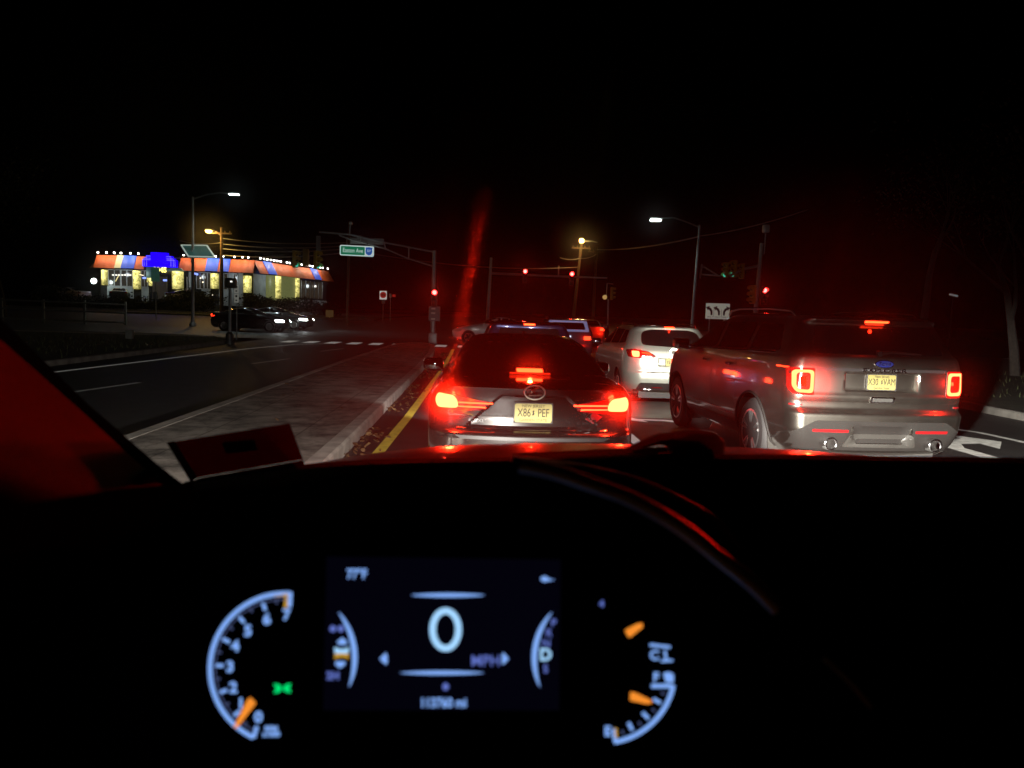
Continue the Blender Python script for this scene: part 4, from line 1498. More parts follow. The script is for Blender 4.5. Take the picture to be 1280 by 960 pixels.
traffic_light('traffic light showing red on the right hand pole', atY(956, 370, YR - .2), radians(4), 0, False, size=.9)
# lane sign on two posts
YS = 33
c = atY(897, 389, YS)
b = gz(c)
ls = thing('lane_sign', 'white lane sign with three turn arrows on two posts', 'road sign', b)
q = c - b
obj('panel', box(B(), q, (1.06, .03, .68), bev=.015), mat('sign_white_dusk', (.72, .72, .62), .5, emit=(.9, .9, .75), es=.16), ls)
for sx in (-.33, .33):
    obj('post', tube(B(), [(q.x + sx, .05, 0), (q.x + sx, .05, q.z + .3)], .03, 6), M['galv'], ls)
for k, (ox, s) in enumerate(((-.33, 1), (0.0, 1), (.34, -1))):
    bm = B()
    pts = [(.1, -.2), (.02, -.2), (.01, -.05), (-.05, .03), (-.09, .05), (-.1, -.0), (-.2, .14), (-.02, .2), (-.05, .13), (.03, .1), (.1, -.02)]
    if s < 0:
        pts = [(-a, z) for a, z in pts][::-1]
    prism(bm, [(q.x + ox + a, q.y - .024, q.z + z + .02) for a, z in pts], (0, .006, 0))
    obj('arrow', bm, M['sign_black'], ls, 0)
    obj('lettering', place(text_bm('ONLY', .1, .001), Matrix.Translation((q.x + ox, q.y - .021, q.z - .26)) @ FACE), M['sign_black'], ls, 0)
bm = B()
for sx in (-.17, .17):
    box(bm, (q.x + sx, q.y - .018, q.z - .1), (.012, .006, .36))
obj('divider', bm, M['sign_black'], ls)

# left corner: black pedestrian post, white sign, green sign post
b = gz(atY(287, 430, 32.1)) + Vector((0, 0, .0))
pp = thing('signal_post', 'dark post with round base and box at the left corner', 'post', b)
t = atY(287.5, 352, 32.1) - b
obj('pole', pole_bm(B(), Vector(), t, .07, .06), M['galv'], pp)
obj('base', lathe(B(), [(.2, 0), (.2, .12), (.16, .14), (.15, .42), (.08, .5), (0, .5)], 'Z', 14), M['sig_dark'], pp)
hb = obj('signal_box', box(B(), t + Vector((.03, 0, -.06)), (.42, .3, .42), bev=.04), M['sig_dark'], pp)
obj('lamp', box(B(), t + Vector((.1, -.16, .0)), (.08, .02, .06)), emis('small_white', (1, .95, .85), 1.4), hb)
c = atY(295.5, 367, 36)
b = gz(c)
ws = thing('parking_sign', 'narrow white sign with black figures beside the dark post', 'road sign', b)
q = c - b
obj('post', tube(B(), [(0, .04, 0), (0, .04, q.z + .4)], .025, 6), M['galv'], ws)
for z in (.21, -.22):
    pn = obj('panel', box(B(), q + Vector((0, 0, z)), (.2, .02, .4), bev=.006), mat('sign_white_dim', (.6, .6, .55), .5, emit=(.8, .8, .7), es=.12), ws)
    bm = B()
    box(bm, q + Vector((0, -.014, z + .1)), (.09, .006, .1))
    box(bm, q + Vector((0, -.014, z - .09)), (.08, .006, .06))
    obj('symbol', bm, M['sign_black'], pn)
c = atY(194, 343, 58)
b = gz(c)
gs = thing('road_sign', 'dark green sign on a thin post in front of the diner', 'road sign', b)
q = c - b
obj('post', tube(B(), [(0, .05, 0), (0, .05, q.z + .3)], .045, 6), M['galv'], gs)
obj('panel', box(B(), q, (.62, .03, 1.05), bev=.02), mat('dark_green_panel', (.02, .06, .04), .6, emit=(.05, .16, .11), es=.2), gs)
obj('lower_box', box(B(), q + Vector((0, 0, -1.55)), (.3, .2, .5), bev=.02), M['galv'], gs)
c = atY(162, 428, 31)
o = obj('utility_box', box(box(B(), (c.x, c.y, h(c.x, c.y) + .33), (.26, .2, .36), bev=.02), (c.x, c.y, h(c.x, c.y) + .12), (.14, .12, .14)), mat('box_grey', (.2, .2, .18), .7), None)
tag(o, 'small grey utility box standing in the dark grass', 'utility box')

# fence
p0, p1 = gz(atY(157, 402, 50)), None
fx = [p0.x - 5.2 * k * .5 for k in range(0, 8)]
fen = thing('fence', 'grey three rail wooden fence on the left verge', 'fence', (p0.x, 50, h(p0.x, 50) - .05))
for k in range(9):
    obj('post', box(B(), (-2.5 * k, -.0 - .12 * k, .75), (.14, .14, 1.6), bev=.02), M['fence_wood'], fen)
for z, m_ in ((1.35, 1), (.82, 1), (.2, 1)):
    bm = B()
    tube(bm, [(0, -.09, z), (-10, -.57, z + .1), (-20, -1.05, z + .15)], .06, 6)
    obj('rail', bm, M['fence_wood'], fen)
light('lamp_light', 'SPOT', lamp.location + Vector((.0, 0, 8.6)), 0.01, (1, 1, 1), None, .1) if False else None


# ------------------------------------------------------------------ the diner
DY = 85.0
A = atY(120, 376, DY)
Cn = atY(316, 376, DY)
Z0 = 1.55
W = Cn.x - A.x
din = thing('diner', 'long diner with orange lit roof band and blue stepped crown', 'restaurant', (A.x, DY, Z0))


def dx(u):
    return atY(u, 350, DY).x - A.x


def dzz(u, v):
    return atY(u, v, DY).z - Z0


M['mansard'] = mat('orange_mansard', (.52, .095, .02), .55, noise=.15, nscale=1.2)
M['wall_pale'] = mat('pale_wall', (.33, .37, .37), .6, noise=.2, nscale=1.5)
M['wall_dark'] = mat('dark_window_wall', (.02, .02, .02), .2)
M['bulb'] = emis('roof_bulb', (1, .93, .8), 28)
M['blue_neon'] = emis('blue_crown', (.012, .0, 1), 1.6)
M['blue_band'] = mat('blue_band', (.03, .09, .55), .5, emit=(.03, .14, 1), es=.26)


def glassblock():
    m, N, L = newmat('lit_glass_block')
    out = N('ShaderNodeOutputMaterial')
    e = N('ShaderNodeEmission')
    tc = N('ShaderNodeTexCoord')
    n = N('ShaderNodeTexNoise')
    n.inputs['Scale'].default_value = 3.2
    n.inputs['Detail'].default_value = 6
    n.inputs['Distortion'].default_value = .8
    L(tc.outputs['Object'], n.inputs['Vector'])
    cr = N('ShaderNodeValToRGB')
    cr.color_ramp.elements[0].position = .3
    cr.color_ramp.elements[0].color = (.10, .10, .01, 1)
    cr.color_ramp.elements[1].position = .66
    cr.color_ramp.elements[1].color = (1, .88, .28, 1)
    L(n.outputs[0], cr.inputs[0])
    L(cr.outputs[0], e.inputs[0])
    # the tube inside is brightest down the middle and fades to the foot
    sp = N('ShaderNodeSeparateXYZ')
    L(tc.outputs['Generated'], sp.inputs[0])
    def mth(op, a, b):
        q = N('ShaderNodeMath')
        q.operation = op
        for i, k in enumerate((a, b)):
            if hasattr(k, 'links'):
                L(k, q.inputs[i])
            else:
                q.inputs[i].default_value = k
        return q.outputs[0]
    xx = mth('ABSOLUTE', mth('SUBTRACT', sp.outputs[0], .5), 0)
    core = mth('SUBTRACT', 3.6, mth('MULTIPLY', xx, 5.6))
    zz = mth('ADD', mth('MULTIPLY', sp.outputs[2], .9), .25)
    L(mth('MULTIPLY', core, zz), e.inputs[1])
    L(e.outputs[0], out.inputs[0])
    return m


M['glassblock'] = glassblock()
ye, yt = 3.55, 4.95           # eave and top of the roof band above the diner floor
fw = W
# side facade direction
P2 = atY(408, 378, 104)
sdir = Vector((P2.x - Cn.x, P2.y - DY, 0))
sl = sdir.length
sdir.normalize()
sn_ = Vector((sdir.y, -sdir.x, 0))


def front(x, y, z):
    return Vector((x, -y, z))


def sidep(s, out, z):
    return Vector((W, 0, 0)) + sdir * s + sn_ * out + Vector((0, 0, z))


bm = B()
prism(bm, [front(.5, 0, 0), front(W, 0, 0), sidep(sl, 0, 0), sidep(sl, -9, 0) + Vector((0, 0, 0)), front(.5, -16, 0)], (0, 0, 4.6))
obj('wall', bm, M['wall_dark'], din, 20)
# pale lower wall panels
for fx0, fx1 in ((134, 167), (177, 186), (228, 236), (252, 263), (274, 304)):
    bm = B()
    prism(bm, [front(dx(fx0), .06, -.1), front(dx(fx1), .06, -.1), front(dx(fx1), .06, 1.65), front(dx(fx0), .06, 1.65)], (0, .05, 0))
    obj('wall_panel', bm, M['wall_pale'], din, 20)
for fx0, fx1 in ((236, 242), (286, 292), (298, 304)):
    bm = B()
    prism(bm, [front(dx(fx0), .08, -.1), front(dx(fx1), .08, -.1), front(dx(fx1), .08, 3.5), front(dx(fx0), .08, 3.5)], (0, .05, 0))
    obj('wall_panel', bm, M['wall_pale'], din, 20)
bm = B()
prism(bm, [sidep(.2, .06, -.1), sidep(sl, .06, -.1), sidep(sl, .06, .95), sidep(.2, .06, .95)], -sn_ * .05)
obj('wall_panel', bm, M['wall_pale'], din, 20)
bm = B()
prism(bm, [sidep(.0, .08, .0), sidep(sl * .16, .08, .0), sidep(sl * .16, .08, 3.5), sidep(.0, .08, 3.5)], -sn_ * .05)
obj('wall_panel', bm, M['wall_pale'], din, 20)


# the roof band: sloping orange shingled sides with seams
def mans(bm, a0, a1, f, z0=ye, z1=yt, o0=.9, o1=.1):
    n = max(1, int((a1 - a0) / .55))
    for i in range(n):
        s0, s1 = a0 + (a1 - a0) * i / n, a0 + (a1 - a0) * (i + 1) / n - .025
        vs = [bm.verts.new(f(s0, o0, z0)), bm.verts.new(f(s1, o0, z0)), bm.verts.new(f(s1, o1, z1)), bm.verts.new(f(s0, o1, z1))]
        bm.faces.new(vs)
    vs = [bm.verts.new(f(a0, o0 - .06, z0 - .01)), bm.verts.new(f(a1, o0 - .06, z0 - .01)), bm.verts.new(f(a1, o1 - .06, z1 - .01)), bm.verts.new(f(a0, o1 - .06, z1 - .01))]
    bm.faces.new(vs)
    return bm


bm = B()
mans(bm, dx(122), dx(148), front)
mans(bm, dx(172), dx(184), front)
mans(bm, dx(227), dx(260), front)
mans(bm, dx(289), W + .3, front)
mans(bm, dx(275), dx(278), front)
vs = [bm.verts.new(p) for p in (front(-.2, .9, ye), front(dx(122), .9, ye), front(dx(122), .1, yt), front(.55, -.6, yt))]
bm.faces.new(vs)
obj('roof', bm, M['mansard'], din, 10)
bm = B()
mans(bm, sl * .0, sl * .10, sidep)
mans(bm, sl * .2, sl * .72, sidep)
mans(bm, sl * .82, sl * 1.02, sidep)
obj('roof', bm, M['mansard'], din, 10)
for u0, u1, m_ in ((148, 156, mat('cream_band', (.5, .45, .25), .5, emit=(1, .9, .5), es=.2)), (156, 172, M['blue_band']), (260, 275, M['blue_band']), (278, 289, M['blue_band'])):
    obj('roof_band', mans(B(), dx(u0), dx(u1), front, ye + .05, yt + .05, .95, .15), m_, din, 10)
for a, c_ in ((.10, .2), (.72, .82)):
    obj('roof_band', mans(B(), sl * a, sl * c_, sidep, ye + .05, yt + .05, .95, .15), M['blue_band'], din, 10)
# flat top and eave soffit
bm = B()
prism(bm, [front(.55, .1, 0), front(W + .1, .1, 0), sidep(sl, .1, 0), sidep(sl, -9, 0), front(.55, -16, 0)], (0, 0, .06))
bmesh.ops.translate(bm, vec=(0, 0, yt - .07), verts=bm.verts[:])
obj('roof_deck', bm, M['sig_dark'], din, 10)
# lamps along the roof edge
us = [126, 136.5, 146, 154.5, 166, 176, 232, 246, 254, 262, 272, 281, 295, 305, 312]
for u in us:
    x = dx(u)
    r = obj('roof_lamp', tube(B(), [front(x, .05, yt), front(x, .45, yt + .28)], .02, 5), M['dark_steel'], din)
    obj('bulb', lathe(B(), [(0, -.08), (.065, -.04), (.075, 0), (.05, .06), (0, .08)], 'Z', 10, front(x, .5, yt + .26)), M['bulb'], r)
    light('lamp_light', 'SPOT', front(x, .95, yt + .22), 46, (1, .8, .55), din, .08, spot_size=radians(150), spot_blend=.4, aim=(0, 1, -1.1))
for k in range(24):
    s = sl * (.04 + k * .96 / 24)
    if random.random() < .2:
        continue
    r = obj('roof_lamp', tube(B(), [sidep(s, .05, yt), sidep(s, .45, yt + .28)], .02, 5), M['dark_steel'], din)
    obj('bulb', lathe(B(), [(0, -.08), (.065, -.04), (.075, 0), (.05, .06), (0, .08)], 'Z', 8, sidep(s, .5, yt + .26)), M['bulb'], r)
    if k % 2 == 0:
        light('lamp_light', 'SPOT', sidep(s, .95, yt + .22), 56, (1, .8, .55), din, .08, spot_size=radians(150), spot_blend=.4, aim=tuple(-sn_ + Vector((0, 0, -1.1))))
# lit glass block columns: half-round bays
def bay(f, a, hw, z0, z1, out=.5, seg=8):
    bm = B()
    ring0, ring1 = [], []
    for i in range(seg + 1):
        t = pi * i / seg
        p = f(a - hw * cos(t), out * sin(t) + .02, 0)
        ring0.append(bm.verts.new(p + Vector((0, 0, z0))))
        ring1.append(bm.verts.new(p + Vector((0, 0, z1))))
    for i in range(seg):
        bm.faces.new((ring0[i], ring0[i + 1], ring1[i + 1], ring1[i]))
    bm.faces.new(ring1)
    return bm


for u, hw, v0, v1 in ((131.5, .34, 356.5, 337.5), (171.5, .42, 361.5, 338.5), (187, .2, 353, 341), (191.5, .45, 357.5, 346.5), (222.5, .62, 361.5, 339.5), (268.5, .45, 361, 342), (309.5, .45, 366, 345)):
    obj('glass_block_column', bay(front, dx(u), hw, dzz(u, v1 + (v0 - v1)) if False else dzz(u, v0), dzz(u, v1)), M['glassblock'], din, 60)
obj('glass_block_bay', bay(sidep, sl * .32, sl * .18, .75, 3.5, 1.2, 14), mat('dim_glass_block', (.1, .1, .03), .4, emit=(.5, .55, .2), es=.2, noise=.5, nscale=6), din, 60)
for a, hw in ((.20, .35), (.44, .45)):
    obj('glass_block_column', bay(sidep, sl * a, hw, .8, 3.45, 1.35, 8), M['glassblock'], din, 60)
# blue stepped crown over the entrance
zb, zt = dzz(205, 334.5), dzz(205, 317)
steps = [(185, 226, .52), (187, 224, .62), (190, 221, .78), (196, 215, 1.0)]
bm = B()
d = 0
for i, (u0, u1, fr) in enumerate(steps):
    zz = zb + (zt - zb) * fr
    box(bm, ((dx(u0) + dx(u1)) / 2, -1.0 - .04 * i, (zb + zz) / 2), (dx(u1) - dx(u0), .5 + .08 * i, zz - zb))
cr_ = obj('crown', bm, M['blue_neon'], din, 10)
bm = B()
for (u0, u1, fr) in steps:
    zz = zb + (zt - zb) * fr - .06
    tube(bm, [(dx(u0) + .05, -1.42, zb + .05), (dx(u0) + .05, -1.42, zz), (dx(u1) - .05, -1.42, zz), (dx(u1) - .05, -1.42, zb + .05)], .025, 5)
obj('neon_tube', bm, emis('neon_tube', (.15, .12, 1), 2.2), cr_)
bm = text_bm('1045', .72, .03, bold=.03)
obj('lettering', place(bm, Matrix.Translation((dx(205), -1.05, dzz(205, 338.2))) @ FACE), emis('yellow_numerals', (1, .85, .2), 2.2), din, 0)
bm = B()
box(bm, (dx(204), -.9, (zb + 0) / 2 - .3), (dx(214) - dx(196), .1, 2.4))
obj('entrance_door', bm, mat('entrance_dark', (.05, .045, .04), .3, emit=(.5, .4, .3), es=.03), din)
bm = B()
box(bm, (dx(192.5), -.95, dzz(192, 341)), (.75, .3, 1.2), bev=.03)
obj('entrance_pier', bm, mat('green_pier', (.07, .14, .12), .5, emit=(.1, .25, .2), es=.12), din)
bm = B()
prism(bm, [front(dx(212), 1.2, dzz(212, 339)), front(dx(234), 1.2, dzz(234, 339)), front(dx(231), 1.2, dzz(231, 336)), front(dx(220), 1.2, dzz(220, 336))], (0, 1.0, 0))
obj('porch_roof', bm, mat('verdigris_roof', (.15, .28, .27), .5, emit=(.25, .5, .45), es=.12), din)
# window bays between the columns: warm dim interiors behind dark frames
win_in = mat('window_interior', (.02, .02, .02), .1, emit=(1, .75, .45), es=.02)
for u0, u1 in ((136, 151), (152, 166), (177, 185), (246, 255), (255.5, 263.5), (275, 285), (292, 297)):
    x0, x1 = dx(u0), dx(u1)
    bm = B()
    box(bm, ((x0 + x1) / 2, -.05, 2.55), (x1 - x0, .03, 1.7))
    wn_ = obj('window', bm, win_in, din, 10)
    bm = B()
    for x in (x0, (x0 + x1) / 2, x1):
        box(bm, (x, -.08, 2.55), (.07, .05, 1.8))
    for z in (1.68, 3.42):
        box(bm, ((x0 + x1) / 2, -.09, z), (x1 - x0, .05, .07))
    obj('frame', bm, M['galv'], wn_, 10)
for a, b_ in ((.54, .66), (.67, .79), (.80, .92)):
    bm = B()
    prism(bm, [sidep(sl * a, .04, 1.2), sidep(sl * b_, .04, 1.2), sidep(sl * b_, .04, 3.3), sidep(sl * a, .04, 3.3)], sn_ * .02)
    wn_ = obj('window', bm, win_in, din, 10)
    bm = B()
    for s_ in (a, (a + b_) / 2, b_):
        tube(bm, [sidep(sl * s_, .09, 1.15), sidep(sl * s_, .09, 3.35)], .035, 4)
    obj('frame', bm, M['galv'], wn_, 10)
# interior lamps and signs seen through the dark windows
bm = B()
for u in (142, 146, 149.5, 153.5, 157, 160.5, 163.5):
    box(bm, front(dx(u), .10, dzz(u, 343.8)), (.22, .04, .14))
for u, v in ((294, 350), (382, 0)):
    if v:
        box(bm, front(dx(u), .10, dzz(u, v)), (.25, .04, .2))
obj('window_lamp', bm, emis('window_lamp_white', (1, .97, .88), 1.4), din)
bm = B()
box(bm, front(dx(147), .11, dzz(147, 348)), (.08, .04, .75), Matrix.Rotation(.5, 3, 'Y'))
obj('window_light_strip', bm, emis('window_strip_yellow', (1, .85, .4), .9), din)
bm = B()
box(bm, sidep(sl * .80, .12, 2.75), (.3, .3, .24))
obj('window_lamp', bm, emis('window_lamp_white', (1, .97, .9), 1.6), din)
bm = B()
box(bm, front(dx(181), .12, dzz(181, 347.5)), (.36, .04, .2))
box(bm, front(dx(211), 1.0, dzz(211, 350.8)), (.4, .04, .2))
tube(bm, [front(dx(243), .5, dzz(243, 341.5)), front(dx(249.5), .5, dzz(249.5, 343.3))], .12, 6)
obj('blue_sign', bm, emis('blue_sign_glow', (.22, .32, 1), 1.8), din)
bm = B()
tube(bm, [front(dx(186), 1.25, dzz(186, 345)), front(dx(181), 1.25, dzz(181, 344))], .04, 5)
for (u, v) in ((253.5, 348), (256.5, 353), (269, 369)):
    lathe(bm, [(0, -.1), (.1, 0), (0, .1)], 'Z', 8, front(dx(u), .7, dzz(u, v)))
obj('entrance_lamp', bm, emis('entrance_lamp', (1, .85, .6), 2), din)
bm = lathe(B(), [(0, -.3), (.2, -.2), (.28, 0), (.2, .2), (0, .3)], 'Z', 16, front(dx(126.5), 1.6, dzz(126, 352)))
obj('flood_lamp', bm, emis('flood_lamp_white', (.88, 1, .97), 14), din)
light('lamp_light', 'SPOT', front(dx(128), 2.0, dzz(126, 352)), 90, (.85, 1, .97), din, .2, spot_size=radians(150), spot_blend=.4, aim=(.6, 1, -.2))
for u in (150, 182, 247, 290):
    light('lamp_light', 'SPOT', front(dx(u), 1.9, 3.0), 50, (.85, .95, 1), din, .2, spot_size=radians(150), spot_blend=.4, aim=(0, 1, -.5))
for a in (.12, .6, .9):
    light('lamp_light', 'SPOT', sidep(sl * a, 2.0, 2.8), 55, (.85, .97, 1), din, .2, spot_size=radians(150), spot_blend=.4, aim=tuple(-sn_ + Vector((0, 0, -.5))))
# ribs in the porch side
bm = B()
for u in (236, 239, 243):
    tube(bm, [front(dx(u), .5, 0.2), front(dx(u), .5, 2.9)], .05, 6)
obj('porch_column', bm, mat('porch_column', (.4, .38, .36), .5), din)


# ------------------------------------------------------------------ plants
def leaf_cloud(bm, c, rx, ry, rz, n, size, lumps=7):
    cs = []
    for i in range(lumps):
        a = random.random() * 2 * pi
        k = sqrt(random.random()) * .65
        cs.append((Vector((c[0] + rx * k * cos(a), c[1] + ry * k * sin(a), c[2] + rz * random.uniform(-.5, .55))), random.uniform(.35, .6)))
    for i in range(n):
        p, s = random.choice(cs)
        d = Vector((random.gauss(0, 1), random.gauss(0, 1), random.gauss(0, 1))).normalized() * (random.random() ** .4)
        q = p + Vector((d.x * rx * s, d.y * ry * s, d.z * rz * s))
        nrm = Vector((random.gauss(0, 1), random.gauss(0, 1), random.gauss(0, 1))).normalized()
        t = nrm.orthogonal().normalized()
        b = nrm.cross(t)
        z = size * random.uniform(.6, 1.3)
        bm.faces.new([bm.verts.new(q + t * z), bm.verts.new(q + b * z * .5), bm.verts.new(q - t * z), bm.verts.new(q - b * z * .5)])
    return bm


shr = [(70, 366, 2.2, 'dark shrub below the left end of the fence view'), (255, 377, 3.0, 'dark shrub under the diner between the lamp poles'), (246, 372, 1.4, 'small dark shrub behind the street lamp column'),
       (325, 379, 2.4, 'rounded dark shrub left of the diner glass bay'), (345, 383, 2.0, 'low dark shrub below the diner glass bay'), (374, 382, 2.6, 'rounded dark shrub right of the diner glass bay'),
       (400, 388, 2.0, 'low dark shrub at the right end of the diner'), (170, 380, 3.2, 'low dark shrub in front of the parked cars'), (215, 381, 2.6, 'low dark shrub left of the diner entrance post'),
       (125, 379, 2.6, 'low dark shrub under the flood lamp')]
for u, v, wd, lab in shr:
    p = atY(u, v, 74)
    g = h(p.x, 74) + .1
    top_ = p.z + .75
    t = thing('shrub', lab, 'shrub', (p.x, 74, g), 0, 'shrubs along the far verge')
    hh = max(.9, top_ - g)
    bm = leaf_cloud(B(), (0, 0, hh * .5), wd * 1.15, 1.1, hh * .62, 1500, .12, 12)
    obj('crown', bm, M['foliage'], t, 0)
    bm = B()
    for k in range(4):
        tube(bm, [(random.uniform(-.1, .1), 0, 0), (random.uniform(-.5, .5), random.uniform(-.3, .3), hh * .6)], [.04, .015], 5)
    obj('stem', bm, M['trunk'], t)


def bare_tree(label, x, y, hh, lean=0., leafy=0, seed=0):
    rnd = random.Random(seed)
    t = thing('tree', label, 'tree', (x, y, h(x, y) + .1), 0, 'trees at the roadside')
    bm = B()

    def branch(p, d, L, r, depth):
        pts, rad = [p], [r]
        for i in range(4):
            d = (d + Vector((rnd.uniform(-.16, .16), rnd.uniform(-.16, .16), rnd.uniform(-.02, .1)))).normalized()
            pts.append(pts[-1] + d * L / 4)
            rad.append(r * (1 - .13 * (i + 1)))
        tube(bm, pts, rad, 7 if depth == 0 else 5)
        if depth < 4:
            for k in range(3 if depth < 2 else 2):
                i = rnd.choice((2, 3, 4)) if k else 4
                dd = (d + Vector((rnd.uniform(-.8, .8), rnd.uniform(-.8, .8), rnd.uniform(-.1, .5)))).normalized()
                branch(pts[i], dd, L * rnd.uniform(.5, .7), rad[i] * .62, depth + 1)

    branch(Vector((0, 0, -.1)), Vector((lean, 0, 1)).normalized(), hh * .42, hh * .018, 0)
    obj('trunk', bm, M['trunk'], t)
    bm = leaf_cloud(B(), (lean * hh * .5, 0, hh * .68), hh * .28, hh * .28, hh * .3, 900, .09, 16)
    obj('crown', bm, M['foliage'], t, 0)


bare_tree('slim tree with pale trunk above the silver SUV roof', 17.5, 24, 9, .05, seed=1)
bare_tree('tree with forked trunk right of the silver SUV brake light', 15.6, 20.5, 10, -.06, seed=2)
bare_tree('tree with thick trunk near the right edge', 17.2, 18.5, 11, .03, seed=3)
bare_tree('tree leaning left at the far right of the verge', 14.2, 14.5, 8, -.1, seed=4)
bare_tree('large dark tree behind the others on the right', 24, 27, 13, .0, seed=5)
bare_tree('dark tree rising behind the lane sign', 19.5, 33, 12, .04, seed=6)
bare_tree('dark tree at the left behind the fence', -34, 56, 13, .05, seed=7)
bare_tree('dark tree left of the diner', -47, 72, 12, -.03, seed=8)
c = atY(1192, 369, 34)
b = Vector((c.x, c.y, h(c.x, c.y) + .1))
hs = thing('road_sign', 'small pale sign plate among the dark trees at right', 'road sign', b)
q = c - b
obj('post', tube(B(), [(0, .03, 0), (0, .03, q.z + .1)], .03, 6), M['sign_black'], hs)
obj('panel', box(B(), q, (.42, .03, .08), Matrix.Rotation(.18, 3, 'Y')), mat('pale_plate', (.6, .6, .6), .5, emit=(.8, .8, .75), es=.12), hs)

HZ_CORE, HZ_WIDE, HZ_STREAK, HEAD = .0115, .0052, .0014, 2300
# ------------------------------------------------------------------ the car the photograph is taken from
OWNX = .40
own = thing('own_car', 'dark dashboard, glowing gauges and windshield of the car the viewer sits in', 'car interior', (0, 0, 0))
M['dash'] = mat('dash_black', (.009, .008, .008), .8, bump=.15, bscale=400, spec=.06)
M['trim_gloss'] = mat('gloss_trim', (1, .97, .95), .5, .95)
M['matt'] = mat('matt_black_trim', (.004, .004, .004), 1, spec=0)
M['hood_paint'] = mat('own_hood_paint', (.010, .010, .011), .35, coat=.08, spec=.3)


def loft(rows, close=False):
    bm = B()
    g = [[bm.verts.new(p) for p in r] for r in rows]
    for a, b in zip(g[:-1], g[1:]):
        for i in range(len(a) - 1):
            bm.faces.new((a[i], a[i + 1], b[i + 1], b[i]))
    return bm


# dashboard top: its far edge is the dark line below the road
edge = [(-160, 860), (30, 720), (150, 640), (200, 618), (232, 602), (300, 590), (380, 580), (460, 574), (560, 572), (640, 571), (700, 568), (780, 567), (880, 568), (1000, 568), (1120, 570), (1290, 572), (1420, 578), (1700, 590), (2050, 612)]
far_ = [atY(u, v, .96) for u, v in edge]
rows = [far_]
for k in range(1, 9):
    t = k / 8
    rows.append([Vector((p.x * (1 - .1 * t), .96 - .50 * t, p.z - .015 * t - .16 * t * t)) for p in far_])
for k in range(1, 5):
    rows.append([Vector((p.x * .9, .46 - .03 * k, p.z - .175 - .12 * k)) for p in far_])
obj('dashboard', loft(rows), M['dash'], own, 60)
obj('dash_front', loft([[Vector((p.x, .965, p.z - .001)) for p in far_], [Vector((p.x, 1.0, p.z - .4)) for p in far_]]), M['dash'], own, 60)

# hood beyond the cowl
rows = []
for k in range(9):
    t = k / 8
    y = 1.05 + 1.25 * t
    row = []
    for i in range(17):
        x = OWNX + (-.80 + 1.6 * i / 16)
        z = 1.425 - .02 * t - .20 * t ** 2 - .07 * (abs(x - OWNX) / .8) ** 3
        row.append(Vector((x, y, z)))
    rows.append(row)
obj('hood', loft(rows), M['hood_paint'], own, 60)
# wiper parked at the foot of the windshield
bm = B()
tube(bm, [atY(778, 566, 1.02), atY(802, 556, 1.02), atY(824, 549, 1.02), atY(848, 551, 1.02), atY(880, 560, 1.02)], [.004, .006, .008, .012, .012], 7)
tube(bm, [atY(640, 570, 1.02), atY(760, 566, 1.02), atY(880, 562, 1.02)], [.004, .006, .006], 6)
lathe(bm, [(.04, -.02), (.04, .012), (.028, .024), (0, .026)], 'Z', 16, atY(868, 561, 1.02))
obj('wiper', bm, M['plastic'], own, 50)

# binnacle: a hooded brow over the gauges
brow = [(40, 980), (110, 850), (190, 755), (290, 680), (400, 625), (500, 597), (600, 586), (650, 584), (690, 592), (735, 607), (780, 623), (820, 643), (860, 668), (900, 700), (940, 732), (972, 764), (1030, 825), (1085, 884), (1140, 970)]
back = [(60, 930), (140, 800), (220, 715), (320, 650), (420, 606), (520, 583), (600, 577), (650, 579), (690, 585), (735, 591), (790, 604), (830, 620), (868, 640), (900, 663), (935, 700), (965, 735), (1030, 800), (1085, 862), (1150, 950)]
dn = [.47 - .03 * i / 18 for i in range(19)]
d1 = [CO + ray(u, v) * k for (u, v), k in zip(brow, dn)]
d2 = [CO + ray(u, v) * .60 for u, v in back]
d4 = [Vector((p.x * 1.1, .9, p.z - .09)) for p in d2]
obj('binnacle', loft([d1, d2, d4]), M['matt'], own, 60)
d3 = [CO + ray(560 + (u - 560) * .9, 650 + (v - 586) * .9) * .525 for u, v in brow]
obj('binnacle_liner', loft([d1, d3]), M['matt'], own, 60)


def spline(px, d, n=8):
    pts = [CO + ray(u, v) * (d if not isinstance(d, tuple) else d[0] + (d[1] - d[0]) * i / (len(px) - 1)) for i, (u, v) in enumerate(px)]
    out = []
    for i in range(len(pts) - 1):
        p0, p1, p2, p3 = pts[max(0, i - 1)], pts[i], pts[i + 1], pts[min(len(pts) - 1, i + 2)]
        for k in range(n):
            t = k / n
            out.append(.5 * ((2 * p1) + (p2 - p0) * t + (2 * p0 - 5 * p1 + 4 * p2 - p3) * t * t + (3 * p1 - p0 - 3 * p2 + p3) * t ** 3))
    return out + [pts[-1]]


for px_, r_, dd in (([(640, 576), (690, 582), (735, 588), (790, 601), (840, 621), (880, 643), (903, 661), (925, 688)], .0042, (.597, .597)),
                    ([(650, 581), (690, 589), (735, 604), (780, 620), (820, 640), (860, 665), (900, 697), (940, 729), (972, 761)], .0046, (.454, .444)),
                    ([(1030, 822), (1060, 850), (1090, 884)], .0016, (.444, .44))):
    obj('trim_strip', tube(B(), spline(px_, dd), r_, 10), M['trim_gloss'], own, 60)

